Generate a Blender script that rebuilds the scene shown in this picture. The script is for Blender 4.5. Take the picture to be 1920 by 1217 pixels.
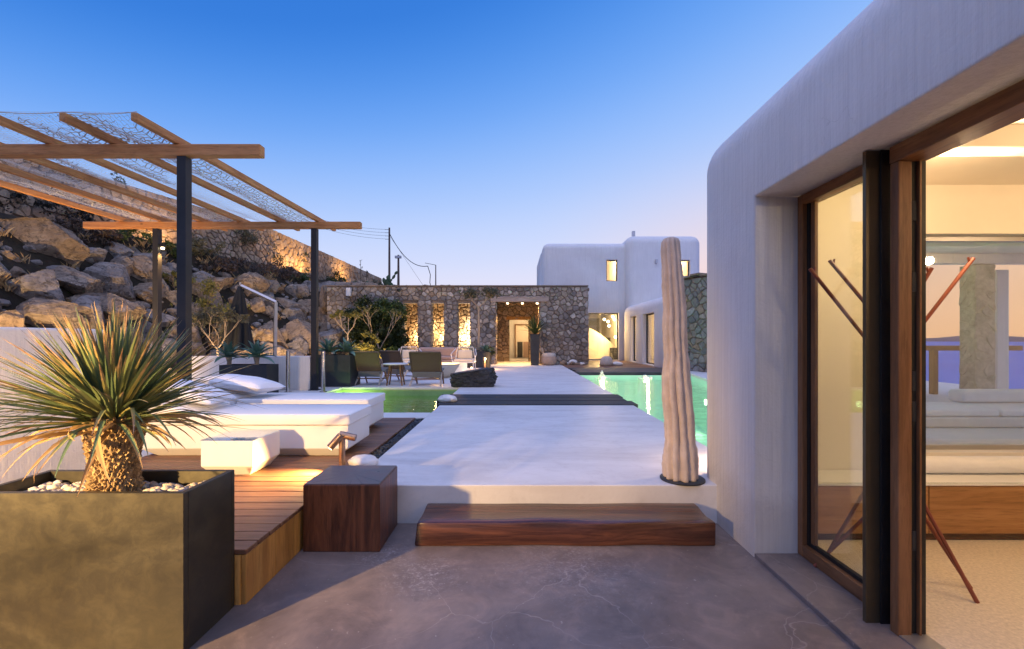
import bpy, bmesh, math, random
from mathutils import Vector, Matrix, noise
R = math.radians
PI = math.pi
rnd = random.Random(7)
scene = bpy.context.scene
for o in list(bpy.data.objects): bpy.data.objects.remove(o)
COL = scene.collection

# ------------------------------------------------------------------ camera
F, CX, CY, H = 853.0, 967.0, 636.0, 1.4            # focal length in photo pixels, vanishing point, eye height
cam = bpy.data.cameras.new('camera'); camo = bpy.data.objects.new('camera', cam); COL.objects.link(camo)
cam.sensor_width = 36; cam.lens = 36*F/1920
cam.shift_x = -(CX-960)/1920; cam.shift_y = (CY-608.5)/1920
cam.clip_start = 0.05; cam.clip_end = 60000
camo.location = (0, 0, H); camo.rotation_euler = (R(90), 0, 0)
scene.camera = camo
def P(px, py, Y): return Vector(((px-CX)/F*Y, Y, H-(py-CY)/F*Y))
def G(px, py, z):
    Y = (H-z)*F/(py-CY); return Vector(((px-CX)/F*Y, Y, z))

# ------------------------------------------------------------------ sky
w = bpy.data.worlds.new('World'); scene.world = w; w.use_nodes = True
nt = w.node_tree; nt.nodes.clear()
tc = nt.nodes.new('ShaderNodeTexCoord'); sep = nt.nodes.new('ShaderNodeSeparateXYZ')
nt.links.new(tc.outputs['Generated'], sep.inputs[0])
ramp = nt.nodes.new('ShaderNodeValToRGB'); cr = ramp.color_ramp; cr.interpolation = 'B_SPLINE'
stops = [(0.0, (.86,.56,.48)), (.03, (.86,.70,.76)), (.09, (.82,.79,.95)), (.17, (.69,.75,.99)), (.30, (.43,.61,1.0)), (.45, (.15,.40,.96)), (.62, (.020,.19,.72)), (1.0, (.03,.14,.56))]
while len(cr.elements) < len(stops): cr.elements.new(.5)
for e, (p, c) in zip(cr.elements, stops): e.position = p; e.color = (*c, 1)
# the sky deepens away from the after-glow
az1 = nt.nodes.new('ShaderNodeMath'); az1.operation = 'MULTIPLY_ADD'; az1.inputs[1].default_value = -.45; az1.inputs[2].default_value = 1.0
az2 = nt.nodes.new('ShaderNodeMath'); az2.operation = 'MULTIPLY'
nt.links.new(sep.outputs['X'], az1.inputs[0]); nt.links.new(az1.outputs[0], az2.inputs[0]); nt.links.new(sep.outputs['Z'], az2.inputs[1])
nt.links.new(az2.outputs[0], ramp.inputs[0])
# after-glow of the sun that has set over the sea (to the right of the house)
dot = nt.nodes.new('ShaderNodeVectorMath'); dot.operation = 'DOT_PRODUCT'
sd = Vector((.90, .42, .02)).normalized(); dot.inputs[1].default_value = sd
nt.links.new(tc.outputs['Generated'], dot.inputs[0])
mr = nt.nodes.new('ShaderNodeMapRange'); mr.inputs[1].default_value = .42; mr.inputs[2].default_value = 1; mr.interpolation_type = 'SMOOTHSTEP'
nt.links.new(dot.outputs['Value'], mr.inputs[0])
glow = nt.nodes.new('ShaderNodeMix'); glow.data_type = 'RGBA'
glow.inputs[7].default_value = (1.15, .62, .36, 1)
mul = nt.nodes.new('ShaderNodeMath'); mul.operation = 'MULTIPLY'
fade = nt.nodes.new('ShaderNodeMapRange'); fade.inputs[1].default_value = .0; fade.inputs[2].default_value = .42; fade.inputs[3].default_value = .85; fade.inputs[4].default_value = 0; fade.interpolation_type = 'SMOOTHSTEP'
nt.links.new(sep.outputs['Z'], fade.inputs[0])
nt.links.new(mr.outputs[0], mul.inputs[0]); nt.links.new(fade.outputs[0], mul.inputs[1])
nt.links.new(mul.outputs[0], glow.inputs[0]); nt.links.new(ramp.outputs[0], glow.inputs[6])
bg = nt.nodes.new('ShaderNodeBackground'); bg.inputs[1].default_value = 1.0
wo = nt.nodes.new('ShaderNodeOutputWorld')
nt.links.new(glow.outputs[2], bg.inputs[0]); nt.links.new(bg.outputs[0], wo.inputs[0])
# soft dusk light high above the sea
sun = bpy.data.lights.new('sun', 'SUN'); sun.energy = 1.5; sun.angle = R(70); sun.color = (.85, .79, 1.0)
suno = bpy.data.objects.new('sun', sun); COL.objects.link(suno); suno.rotation_euler = (R(14), R(-12), 0)
scene.view_settings.view_transform = 'Standard'; scene.view_settings.look = 'None'
scene.view_settings.exposure = 0.0; scene.view_settings.gamma = 1
scene.cycles.use_denoising = True
scene.cycles.max_bounces = 8; scene.cycles.transparent_max_bounces = 24; scene.cycles.sample_clamp_indirect = 4
scene.cycles.caustics_reflective = False; scene.cycles.caustics_refractive = False
WARM = (1.0, .54, .17); WARM2 = (1.0, .64, .30)

# ------------------------------------------------------------------ materials
MATS = {}
class NB:
    """small node-tree builder"""
    def __init__(s, name):
        s.m = bpy.data.materials.new(name); s.m.use_nodes = True; s.t = s.m.node_tree; s.t.nodes.clear()
        s.out = s.n('ShaderNodeOutputMaterial'); MATS[name] = s.m
        s.tc = s.n('ShaderNodeTexCoord')
    def n(s, t, **k):
        x = s.t.nodes.new(t)
        for a, b in k.items(): setattr(x, a, b)
        return x
    def l(s, a, b): s.t.links.new(a, b)
    def coords(s, kind='Object', scale=(1,1,1), rot=(0,0,0)):
        m = s.n('ShaderNodeMapping'); m.inputs['Scale'].default_value = scale; m.inputs['Rotation'].default_value = rot
        if kind == 'World':
            g = s.n('ShaderNodeNewGeometry'); s.l(g.outputs['Position'], m.inputs[0])
        else: s.l(s.tc.outputs[kind], m.inputs[0])
        return m.outputs[0]
    def noise(s, vec, scale=5, detail=6, rough=.6, dist=0):
        x = s.n('ShaderNodeTexNoise'); x.inputs['Scale'].default_value = scale; x.inputs['Detail'].default_value = detail
        x.inputs['Roughness'].default_value = rough; x.inputs['Distortion'].default_value = dist
        s.l(vec, x.inputs['Vector']); return x.outputs['Fac']
    def ramp(s, fac, stops, interp='LINEAR'):
        r = s.n('ShaderNodeValToRGB'); c = r.color_ramp; c.interpolation = interp
        while len(c.elements) < len(stops): c.elements.new(.5)
        for e, (p, col) in zip(c.elements, stops):
            e.position = p; e.color = (*col, 1) if not isinstance(col, (int, float)) else (col, col, col, 1)
        s.l(fac, r.inputs[0]); return r.outputs[0]
    def mix(s, fac, a, b, mode='MIX'):
        x = s.n('ShaderNodeMix'); x.data_type = 'RGBA'; x.blend_type = mode
        for i, v in ((0, fac), (6, a), (7, b)):
            if hasattr(v, 'is_output'): s.l(v, x.inputs[i])
            elif i == 0: x.inputs[0].default_value = v
            else: x.inputs[i].default_value = (*v, 1) if not isinstance(v, (int, float)) else (v, v, v, 1)
        return x.outputs[2]
    def math(s, op, a, b=0.0, clamp=False):
        x = s.n('ShaderNodeMath', operation=op); x.use_clamp = clamp
        for i, v in ((0, a), (1, b)):
            if hasattr(v, 'is_output'): s.l(v, x.inputs[i])
            else: x.inputs[i].default_value = v
        return x.outputs[0]
    def bump(s, h, strength=.3, dist=.02, normal=None):
        b = s.n('ShaderNodeBump'); b.inputs['Strength'].default_value = strength; b.inputs['Distance'].default_value = dist
        s.l(h, b.inputs['Height'])
        if normal is not None: s.l(normal, b.inputs['Normal'])
        return b.outputs[0]
    def rand(s):
        o = s.n('ShaderNodeObjectInfo'); g = s.n('ShaderNodeNewGeometry')
        return s.math('FRACT', s.math('ADD', o.outputs['Random'], g.outputs['Random Per Island']))
    def bsdf(s, col, rough=.6, metal=0, normal=None, spec=.5, **k):
        p = s.n('ShaderNodeBsdfPrincipled')
        for nm, v in (('Base Color', col), ('Roughness', rough), ('Metallic', metal), ('Specular IOR Level', spec)):
            if hasattr(v, 'is_output'): s.l(v, p.inputs[nm])
            else: p.inputs[nm].default_value = (*v, 1) if isinstance(v, tuple) else v
        if normal is not None: s.l(normal, p.inputs['Normal'])
        for nm, v in k.items():
            nm = nm.replace('_', ' ')
            p.inputs[nm].default_value = (*v, 1) if isinstance(v, tuple) else v
        s.l(p.outputs[0], s.out.inputs[0]); return p

def plain(name, col, rough=.6, metal=0, var=.12, scale=6, bump=.1, spec=.4):
    b = NB(name); v = b.coords('Object'); n = b.noise(v, scale, 7, .65)
    c = b.ramp(n, [(.25, tuple(x*(1-var) for x in col)), (.75, tuple(min(1, x*(1+var)) for x in col))])
    f = b.noise(v, scale*14, 4, .7)
    b.bsdf(c, rough, metal, b.bump(f, bump, .01), spec); return b.m
def emit(name, col, strength):
    b = NB(name); e = b.n('ShaderNodeEmission'); e.inputs[0].default_value = (*col, 1); e.inputs[1].default_value = strength
    b.l(e.outputs[0], b.out.inputs[0]); return b.m

# white plaster with trowel clouds and fine vertical brushing
b = NB('plaster'); v = b.coords('World'); n1 = b.noise(v, 1.1, 6, .6); n2 = b.noise(b.coords('World', (30, 30, .8)), 1.5, 5, .7); n3 = b.noise(v, 60, 3, .6)
dirt = b.noise(b.coords('World', (7, 7, .35)), 1.2, 6, .7)
c = b.ramp(n1, [(.3, (.72, .70, .68)), (.7, (.81, .79, .77))])
c = b.mix(b.math('MULTIPLY', b.ramp(dirt, [(.52, 0), (.78, 1)]), .28), c, (.52, .50, .48))
c = b.mix(b.math('MULTIPLY', b.ramp(n2, [(.42, 0), (.66, 1)]), .38), c, (.58, .565, .56))
gp_ = b.n('ShaderNodeNewGeometry'); sz_ = b.n('ShaderNodeSeparateXYZ'); b.l(gp_.outputs['Position'], sz_.inputs[0])
spl = b.ramp(b.math('SUBTRACT', sz_.outputs[2], b.math('MULTIPLY', b.noise(v, 3.5, 7, .7), .55)), [(.0, 1), (.22, 0)])
c = b.mix(b.math('MULTIPLY', spl, .30), c, (.40, .35, .31))
hc = b.n('ShaderNodeTexVoronoi', feature='DISTANCE_TO_EDGE'); hc.inputs['Scale'].default_value = .75; wd_ = b.n('ShaderNodeVectorMath', operation='ADD'); b.l(v, wd_.inputs[0]); nz_ = b.n('ShaderNodeTexNoise'); nz_.inputs['Scale'].default_value = 2.5; nz_.inputs['Detail'].default_value = 6; b.l(v, nz_.inputs['Vector']); b.l(nz_.outputs['Color'], wd_.inputs[1]); b.l(wd_.outputs[0], hc.inputs['Vector'])
hair = b.math('MULTIPLY', b.ramp(hc.outputs['Distance'], [(0, 1), (.0022, 0)]), b.ramp(n1, [(.52, 0), (.62, 1)]))
c = b.mix(b.math('MULTIPLY', hair, .30), c, (.40, .38, .36))
h = b.math('ADD', b.math('MULTIPLY', n2, 1.0), b.math('MULTIPLY', n3, .5))
b.bsdf(c, .78, 0, b.bump(h, .38, .014, b.bump(n1, .30, .08)), .25)
plain('plaster_inside', (.80, .74, .64), .8, 0, .05, 1.5, .05)
plain('cabinet_white', (.78, .77, .75), .35, 0, .03, 3, .02)
plain('daybed_white', (.80, .79, .78), .42, 0, .04, 2.5, .04)
plain('cushion', (.80, .80, .82), .9, 0, .05, 9, .25)

# micro-cement walkway
b = NB('walkway'); v = b.coords('World'); n1 = b.noise(b.coords('World', (.55, 1.6, 1)), 1.3, 8, .66, .6); n2 = b.noise(v, 9, 7, .7); n3 = b.noise(v, 90, 2, .5)
c = b.ramp(n1, [(.28, (.52, .49, .47)), (.5, (.65, .63, .61)), (.72, (.75, .73, .71))])
c = b.mix(b.math('MULTIPLY', b.ramp(n2, [(.55, 0), (.75, 1)]), .35), c, (.50, .47, .45))
sw_ = b.noise(b.coords('World', (1, 1, 1), (0, 0, .4)), 2.3, 9, .72, 1.8); c = b.mix(b.math('MULTIPLY', b.ramp(sw_, [(.54, 0), (.64, 1)]), .22), c, (.44, .41, .39)); c = b.mix(b.math('MULTIPLY', b.ramp(sw_, [(.28, 1), (.42, 0)]), .25), c, (.80, .78, .76))
b.bsdf(c, b.ramp(n2, [(.3, .38), (.7, .62)]), 0, b.bump(b.math('ADD', n2, b.math('MULTIPLY', n3, .3)), .12, .015), .35)

# worn grey concrete floor: clouds, hairline cracks, scuffs
b = NB('concrete'); v = b.coords('World'); n1 = b.noise(v, .9, 8, .62, .5); n2 = b.noise(v, 5, 8, .7); n4 = b.noise(b.coords('World', (1, 1, 1), (0, 0, .6)), 2.2, 6, .65, 1.2)
c = b.ramp(n1, [(.25, (.075, .060, .056)), (.5, (.150, .120, .108)), (.75, (.26, .212, .19))])
c = b.mix(b.math('MULTIPLY', b.ramp(n4, [(.45, 0), (.7, 1)]), .5), c, (.25, .20, .18))
c = b.mix(b.math('MULTIPLY', b.ramp(n2, [(.3, 1), (.48, 0)]), .35), c, (.11, .095, .09))
wv = b.n('ShaderNodeVectorMath', operation='ADD')
nn = b.n('ShaderNodeTexNoise'); nn.inputs['Scale'].default_value = 1.4; nn.inputs['Detail'].default_value = 5; b.l(v, nn.inputs['Vector'])
sc_ = b.n('ShaderNodeVectorMath', operation='SCALE'); sc_.inputs['Scale'].default_value = .55; b.l(nn.outputs['Color'], sc_.inputs[0])
b.l(v, wv.inputs[0]); b.l(sc_.outputs[0], wv.inputs[1])
vo = b.n('ShaderNodeTexVoronoi', feature='DISTANCE_TO_EDGE'); vo.inputs['Scale'].default_value = 1.15; b.l(wv.outputs[0], vo.inputs['Vector'])
crack = b.ramp(vo.outputs['Distance'], [(.0, 1), (.0012, 1), (.0035, 0)])
gate = b.ramp(b.noise(v, 1.1, 3, .5), [(.40, 0), (.52, 1)])
crack = b.math('MULTIPLY', crack, gate)
c = b.mix(b.math('MULTIPLY', crack, .38), c, (.42, .37, .35))
# pale scuffs worn in before the step and the stool
def patch(px_, py_, r_):
    d = b.n('ShaderNodeVectorMath', operation='DISTANCE'); b.l(v, d.inputs[0]); d.inputs[1].default_value = (px_, py_, 0)
    return b.ramp(b.math('ADD', b.math('DIVIDE', d.outputs['Value'], r_), b.math('MULTIPLY', n2, .5)), [(.35, 1), (1.1, 0)])
pm = b.math('MAXIMUM', b.math('MAXIMUM', patch(-.55, 2.70, .42), patch(-.85, 2.95, .32)), b.math('MULTIPLY', patch(.35, 2.85, .75), .6))
scr = b.noise(b.coords('World', (26, 70, 1), (0, 0, .5)), 1.0, 4, .65, 1.6); scr2 = b.noise(v, 30, 6, .75, .8)
sc3 = b.math('MAXIMUM', b.ramp(scr, [(.58, 0), (.66, 1)]), b.math('MULTIPLY', b.ramp(scr2, [(.52, 0), (.66, 1)]), .8))
c = b.mix(b.math('MULTIPLY', b.math('MULTIPLY', sc3, pm), .6), c, (.58, .54, .54))
st5 = b.noise(v, 2.6, 9, .72, 1.5); c = b.mix(b.math('MULTIPLY', b.ramp(st5, [(.50, 0), (.62, 1)]), .30), c, (.31, .235, .20))
c = b.mix(b.math('MULTIPLY', b.ramp(st5, [(.30, 1), (.44, 0)]), .45), c, (.065, .055, .055))
sp = b.noise(v, 38, 2, .5); c = b.mix(b.math('MULTIPLY', b.ramp(sp, [(.70, 0), (.76, 1)]), .35), c, (.5, .46, .44))
b.bsdf(c, b.ramp(n2, [(.3, .30), (.7, .50)]), 0, b.bump(b.math('ADD', b.math('MULTIPLY', n2, .5), crack), .10, .01), .4)

def wood(name, c0, c1, c2, scale=(1.2, 14, 14), rough=.55, bump=.25, knots=False, spec=.35, space='Object'):
    b = NB(name); r = b.rand()
    v = b.coords(space, scale); ad = b.n('ShaderNodeVectorMath', operation='ADD'); cb = b.n('ShaderNodeCombineXYZ')
    b.l(b.math('MULTIPLY', r, 37), cb.inputs[0]); b.l(b.math('MULTIPLY', r, 11), cb.inputs[1]); b.l(v, ad.inputs[0]); b.l(cb.outputs[0], ad.inputs[1]); v = ad.outputs[0]
    n = b.noise(v, 1.0, 8, .62, 1.2); f = b.noise(v, 5.0, 4, .7)
    c = b.ramp(n, [(.25, c0), (.5, c1), (.75, c2)])
    c = b.mix(b.math('MULTIPLY', b.ramp(f, [(.35, 1), (.5, 0)]), .4), c, tuple(x*.5 for x in c0))
    c = b.mix(1.0, c, b.ramp(r, [(0, .78), (1, 1.12)]), 'MULTIPLY')
    if knots:
        vo = b.n('ShaderNodeTexVoronoi'); vo.inputs['Scale'].default_value = 1.6
        b.l(b.coords(space, (1, 2.5, 2.5)), vo.inputs['Vector'])
        c = b.mix(b.ramp(vo.outputs['Distance'], [(.03, .8), (.075, 0)]), c, (.05, .02, .01))
    b.bsdf(c, b.ramp(n, [(.2, rough*.85), (.8, min(1, rough*1.15))]), 0, b.bump(b.math('ADD', n, f), bump, .006), spec); return b.m
wood('deck_wood', (.105, .050, .030), (.20, .100, .058), (.31, .175, .11), (1.0, 16, 16), .48, .4)
wood('fascia_wood', (.40, .18, .045), (.56, .29, .075), (.66, .37, .11), (14, 14, 1.3), .5)
wood('pergola_wood_x', (.33, .125, .038), (.52, .225, .075), (.65, .33, .13), (1.2, 12, 12), .6, .25, True)
wood('pergola_wood_y', (.33, .125, .038), (.52, .225, .075), (.65, .33, .13), (12, 1.2, 12), .6, .25, True)
wood('walnut', (.022, .007, .004), (.12, .038, .016), (.30, .105, .042), (9, 9, .9), .36, .35, spec=.5)
wood('walnut_long', (.020, .008, .006), (.085, .032, .020), (.21, .080, .040), (.8, 11, 11), .24, .3, spec=.6)
wood('frame_wood', (.13, .055, .022), (.22, .10, .042), (.31, .15, .068), (14, 14, 1.2), .42, .12)
wood('frame_wood_y', (.13, .055, .022), (.22, .10, .042), (.31, .15, .068), (14, 1.2, 14), .42, .12)
wood('cabinet_wood', (.24, .115, .042), (.36, .18, .072), (.45, .245, .105), (1.1, 15, 15), .4, .08)
wood('teak', (.17, .085, .04), (.26, .14, .07), (.36, .20, .105), (9, 9, 1.5), .5, .15)
wood('pale_wood', (.46, .38, .31), (.58, .50, .42), (.66, .58, .50), (9, 9, 1.5), .6, .15)
wood('sleeper', (.022, .022, .024), (.045, .043, .043), (.085, .078, .075), (1.2, 11, 11), .7, .5)
wood('sleeper_grey', (.05, .047, .048), (.085, .078, .078), (.13, .12, .115), (1.2, 11, 11), .7, .5)
wood('old_beam', (.26, .20, .16), (.40, .32, .27), (.52, .44, .38), (1.0, 9, 9), .75, .5)
# end grain with radial checks on the stool top
b = NB('end_grain'); v = b.coords('Object'); gr = b.n('ShaderNodeTexGradient', gradient_type='RADIAL'); b.l(v, gr.inputs[0])
n = b.noise(v, 6, 8, .68, .8); cb = b.n('ShaderNodeCombineXYZ'); b.l(b.math('MULTIPLY', gr.outputs['Fac'], 34), cb.inputs[0])
ln = b.n('ShaderNodeVectorMath', operation='LENGTH'); b.l(v, ln.inputs[0]); b.l(b.math('MULTIPLY', ln.outputs['Value'], 2.2), cb.inputs[1])
rad = b.noise(cb.outputs[0], 1.6, 5, .6, .5)
c = b.ramp(n, [(.3, (.050, .030, .026)), (.7, (.18, .12, .105))])
c = b.mix(b.math('MULTIPLY', b.ramp(rad, [(.36, 1), (.44, 0)]), .6), c, (.018, .010, .009))
b.bsdf(c, b.ramp(n, [(.3, .26), (.7, .50)]), 0, b.bump(b.math('ADD', b.math('MULTIPLY', rad, .7), n), .25, .006), .5)

# dark patinated sheet steel
b = NB('patina_steel'); v = b.coords('Object'); n1 = b.noise(b.coords('Object', (.6, .6, 1.3)), 2.2, 7, .58, .7); n2 = b.noise(v, 11, 8, .72, .5); st = b.noise(b.coords('Object', (2, 2, 26)), 2, 5, .7)
c = b.ramp(n1, [(.25, (.052, .046, .032)), (.5, (.082, .073, .050)), (.75, (.135, .122, .082))])
c = b.mix(b.math('MULTIPLY', b.ramp(n2, [(.42, 1), (.6, 0)]), .35), c, (.03, .03, .032))
b.bsdf(c, b.ramp(b.math('ADD', b.math('MULTIPLY', n1, .6), b.math('MULTIPLY', n2, .4)), [(.3, .30), (.7, .52)]), .55, b.bump(b.math('ADD', n2, st), .08, .004), .5)
plain('planter_dark', (.040, .043, .048), .55, .3, .3, 3, .12)
plain('steel_black', (.022, .021, .022), .45, .4, .3, 4, .08)
plain('post_grey', (.030, .029, .032), .55, .3, .2, 4, .1)
plain('bronze_post', (.10, .078, .048), .34, .5, .2, 3, .05)
plain('gasket', (.012, .012, .012), .5, 0, .2, 5, .05)
plain('chrome', (.62, .60, .58), .18, 1, .05, 4, .02)
plain('alu', (.42, .41, .41), .4, .8, .08, 4, .05)
plain('copper_lamp', (.36, .24, .17), .38, .8, .15, 6, .1)
plain('white_metal', (.74, .72, .70), .4, 0, .05, 4, .05)
plain('umbrella_cloth', (.010, .012, .015), .8, 0, .2, 5, .2)
plain('sea_stone', (.70, .67, .64), .8, 0, .15, 8, .4)
plain('sculpt_stone', (.62, .50, .41), .85, 0, .2, 9, .5)
plain('soil', (.05, .038, .028), .95, 0, .4, 12, .8)
plain('wire_black', (.02, .02, .022), .6)
plain('pole_wood', (.12, .08, .065), .8, 0, .2, 3, .2)
plain('camera_box', (.5, .5, .52), .5)
plain('red_stick', (.22, .055, .03), .4, 0, .15, 6, .05)
plain('terrazzo', (.62, .53, .40), .6, 0, .25, 60, .3)
plain('fabric_grey', (.17, .17, .16), .95, 0, .15, 30, .3)
plain('fabric_pink', (.40, .28, .23), .95, 0, .1, 20, .3)
plain('pot_terracotta', (.42, .30, .22), .8, 0, .15, 6, .3)
plain('firebowl', (.70, .60, .46), .8, 0, .1, 5, .3)
plain('curtain', (.40, .32, .24), .9, 0, .1, 4, .2)
plain('art_dark', (.035, .035, .038), .6, 0, .5, 4, .1)
plain('net_cord', (.58, .54, .50), .95, 0, .2, 10, .2)
plain('net_rag', (.52, .47, .42), .95, 0, .2, 10, .2)
plain('mortar', (.20, .155, .12), .95, 0, .3, 9, .8)
plain('mortar_pale', (.20, .16, .13), .95, 0, .3, 9, .8)
plain('pool_plaster', (.60, .86, .66), .7, 0, .08, 2, .1)
plain('pool_plaster_deep', (.33, .45, .18), .7, 0, .35, 1.6, .1)
plain('coping', (.66, .65, .62), .6, 0, .08, 3, .1)

def stone(name, cols, rough=.85, bump=.7):
    b = NB(name); r = b.rand(); v = b.coords('World'); n = b.noise(v, 9, 8, .7); n2 = b.noise(v, 45, 4, .7); n3 = b.noise(v, 3, 4, .6)
    k = len(cols)-1
    c = b.ramp(r, [(i/k, cc) for i, cc in enumerate(cols)])
    c = b.mix(1.0, c, b.ramp(n, [(.25, .55), (.75, 1.3)]), 'MULTIPLY')
    c = b.mix(b.math('MULTIPLY', b.ramp(n3, [(.55, 0), (.75, 1)]), .35), c, (.20, .155, .10))
    b.bsdf(c, rough, 0, b.bump(b.math('ADD', n, b.math('MULTIPLY', n2, .5)), bump, .03), .25); return b.m
stone('stone_brown', [(.14, .115, .10), (.30, .25, .21), (.18, .165, .155), (.40, .345, .29), (.24, .185, .14), (.52, .465, .41), (.20, .18, .17), (.34, .30, .265)])
stone('stone_tan', [(.33, .235, .155), (.46, .35, .245), (.28, .21, .15), (.54, .42, .31), (.38, .285, .20), (.48, .40, .33)])
stone('stone_grey', [(.16, .165, .16), (.25, .25, .23), (.20, .195, .185), (.31, .305, .285), (.30, .215, .145), (.22, .225, .215)])
stone('stone_veiled', [(.42, .42, .38), (.52, .51, .46), (.36, .37, .34), (.48, .46, .41)])  # pier stone, with the pale veil of glass reflections put into its colour
stone('stone_slate', [(.12, .10, .09), (.20, .16, .13), (.28, .22, .17)])

# weathered boulders
b = NB('boulder'); v = b.coords('World'); r = b.n('ShaderNodeObjectInfo').outputs['Random']
n1 = b.noise(v, 1.3, 9, .65, .8); n2 = b.noise(v, 7, 9, .72, .4); n3 = b.noise(b.coords('World', (1, 1, 3.5), (.3, .5, 0)), 2.2, 8, .7, 1.5)
c1 = b.ramp(n1, [(.25, (.22, .16, .11)), (.5, (.40, .295, .205)), (.75, (.58, .455, .335))])
c2 = b.ramp(n1, [(.25, (.19, .165, .15)), (.5, (.34, .30, .27)), (.75, (.52, .465, .42))])
c = b.mix(b.ramp(r, [(.35, 0), (.7, 1)]), c1, c2)
c = b.mix(b.math('MULTIPLY', b.ramp(n2, [(.36, 1), (.5, 0)]), .65), c, (.035, .03, .028))
c = b.mix(b.math('MULTIPLY', b.ramp(n3, [(.58, 0), (.68, 1)]), .55), c, (.42, .36, .30))
vk = b.n('ShaderNodeTexVoronoi', feature='DISTANCE_TO_EDGE'); vk.inputs['Scale'].default_value = 1.5
wa = b.n('ShaderNodeVectorMath', operation='ADD'); cbk = b.n('ShaderNodeCombineXYZ'); b.l(b.math('MULTIPLY', n1, 1.3), cbk.inputs[0]); b.l(b.math('MULTIPLY', n2, .6), cbk.inputs[2]); b.l(v, wa.inputs[0]); b.l(cbk.outputs[0], wa.inputs[1]); b.l(wa.outputs[0], vk.inputs['Vector'])
ck = b.math('MULTIPLY', b.ramp(vk.outputs['Distance'], [(0, 1), (.035, 0)]), b.ramp(n1, [(.42, 0), (.6, 1)]))
c = b.mix(b.math('MULTIPLY', ck, .8), c, (.03, .024, .02))
b.bsdf(c, .9, 0, b.bump(b.math('MULTIPLY', ck, -1), .6, .06, b.bump(n3, .8, .16, b.bump(n2, 1.0, .10))), .2)
b = NB('lava_rock'); v = b.coords('World'); n1 = b.noise(v, 4, 9, .7, .6); n2 = b.noise(v, 16, 8, .72)
b.bsdf(b.ramp(n1, [(.3, (.010, .010, .012)), (.7, (.055, .052, .052))]), b.ramp(n2, [(.3, .35), (.7, .75)]), 0, b.bump(b.math('ADD', n1, n2), .9, .05), .5)
b = NB('earth'); v = b.coords('World'); n1 = b.noise(v, .8, 9, .7, .6); n2 = b.noise(v, 8, 8, .75)
c = b.ramp(n1, [(.25, (.022, .017, .013)), (.5, (.048, .036, .026)), (.75, (.09, .068, .048))])
c = b.mix(b.ramp(n2, [(.45, 0), (.65, .7)]), c, (.05, .052, .028))
b.bsdf(c, .95, 0, b.bump(b.math('ADD', n1, n2), .9, .2), .15)

def leafy(name, cols, rough=.5, trans=.25):
    b = NB(name); r = b.rand(); k = len(cols)-1; c = b.ramp(r, [(i/k, cc) for i, cc in enumerate(cols)])
    p = b.bsdf(c, rough, 0, None, .35)
    t = b.n('ShaderNodeBsdfTranslucent'); b.l(c, t.inputs[0]); ms = b.n('ShaderNodeMixShader'); ms.inputs[0].default_value = trans
    b.l(p.outputs[0], ms.inputs[1]); b.l(t.outputs[0], ms.inputs[2]); b.l(ms.outputs[0], b.out.inputs[0]); return b.m
leafy('leaf_green', [(.030, .055, .016), (.055, .09, .024), (.085, .12, .035), (.04, .07, .022)])
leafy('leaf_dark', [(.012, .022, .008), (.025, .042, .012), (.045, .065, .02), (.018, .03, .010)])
leafy('leaf_yellow', [(.13, .13, .03), (.20, .18, .05), (.09, .10, .025)])
leafy('leaf_olive', [(.08, .085, .05), (.13, .125, .075), (.17, .15, .09)])
leafy('leaf_heather', [(.040, .026, .022), (.075, .048, .036), (.11, .075, .055), (.035, .032, .022)])
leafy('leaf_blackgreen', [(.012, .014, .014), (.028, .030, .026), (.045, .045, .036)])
leafy('leaf_agave', [(.075, .15, .105), (.11, .20, .145), (.15, .25, .18)], .45, .1)
leafy('leaf_dry', [(.36, .22, .09), (.50, .34, .15), (.28, .16, .07), (.58, .42, .22)], .6, .3)
plain('bark', (.16, .12, .085), .9, 0, .3, 12, .6)
plain('bark_pale', (.33, .26, .19), .9, 0, .2, 12, .5)
plain('cactus_green', (.05, .085, .04), .7, 0, .3, 8, .3)
# yucca blades: blue-green, dry brown towards the tip (uv x runs along the blade)
b = NB('yucca_leaf'); uv = b.n('ShaderNodeUVMap'); s_ = b.n('ShaderNodeSeparateXYZ'); b.l(uv.outputs[0], s_.inputs[0]); r = b.rand()
n = b.noise(b.coords('Object', (1, 1, 1)), 22, 4, .7)
g = b.ramp(r, [(0, (.085, .135, .072)), (.35, (.135, .185, .082)), (.65, (.215, .235, .085)), (1, (.38, .32, .11))])
t = b.math('ADD', s_.outputs[0], b.math('MULTIPLY', b.math('SUBTRACT', b.math('ADD', r, n), 1.0), .55))
c = b.mix(b.ramp(t, [(.78, 0), (1.0, 1)]), g, b.ramp(n, [(.35, (.20, .11, .055)), (.65, (.46, .30, .15))]))
p = b.bsdf(c, .45, 0, None, .4); tr = b.n('ShaderNodeBsdfTranslucent'); b.l(c, tr.inputs[0]); ms = b.n('ShaderNodeMixShader'); ms.inputs[0].default_value = .15
b.l(p.outputs[0], ms.inputs[1]); b.l(tr.outputs[0], ms.inputs[2]); b.l(ms.outputs[0], b.out.inputs[0])
stone('yucca_scale', [(.30, .20, .10), (.42, .30, .16), (.22, .14, .075), (.48, .36, .21)], .8, .3)
stone('pebble_white', [(.56, .50, .44), (.66, .60, .54), (.48, .40, .33), (.60, .56, .52)], .7, .1)
stone('pebble_black', [(.018, .020, .024), (.05, .053, .058), (.03, .032, .036), (.085, .088, .092)], .45, .1)

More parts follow.
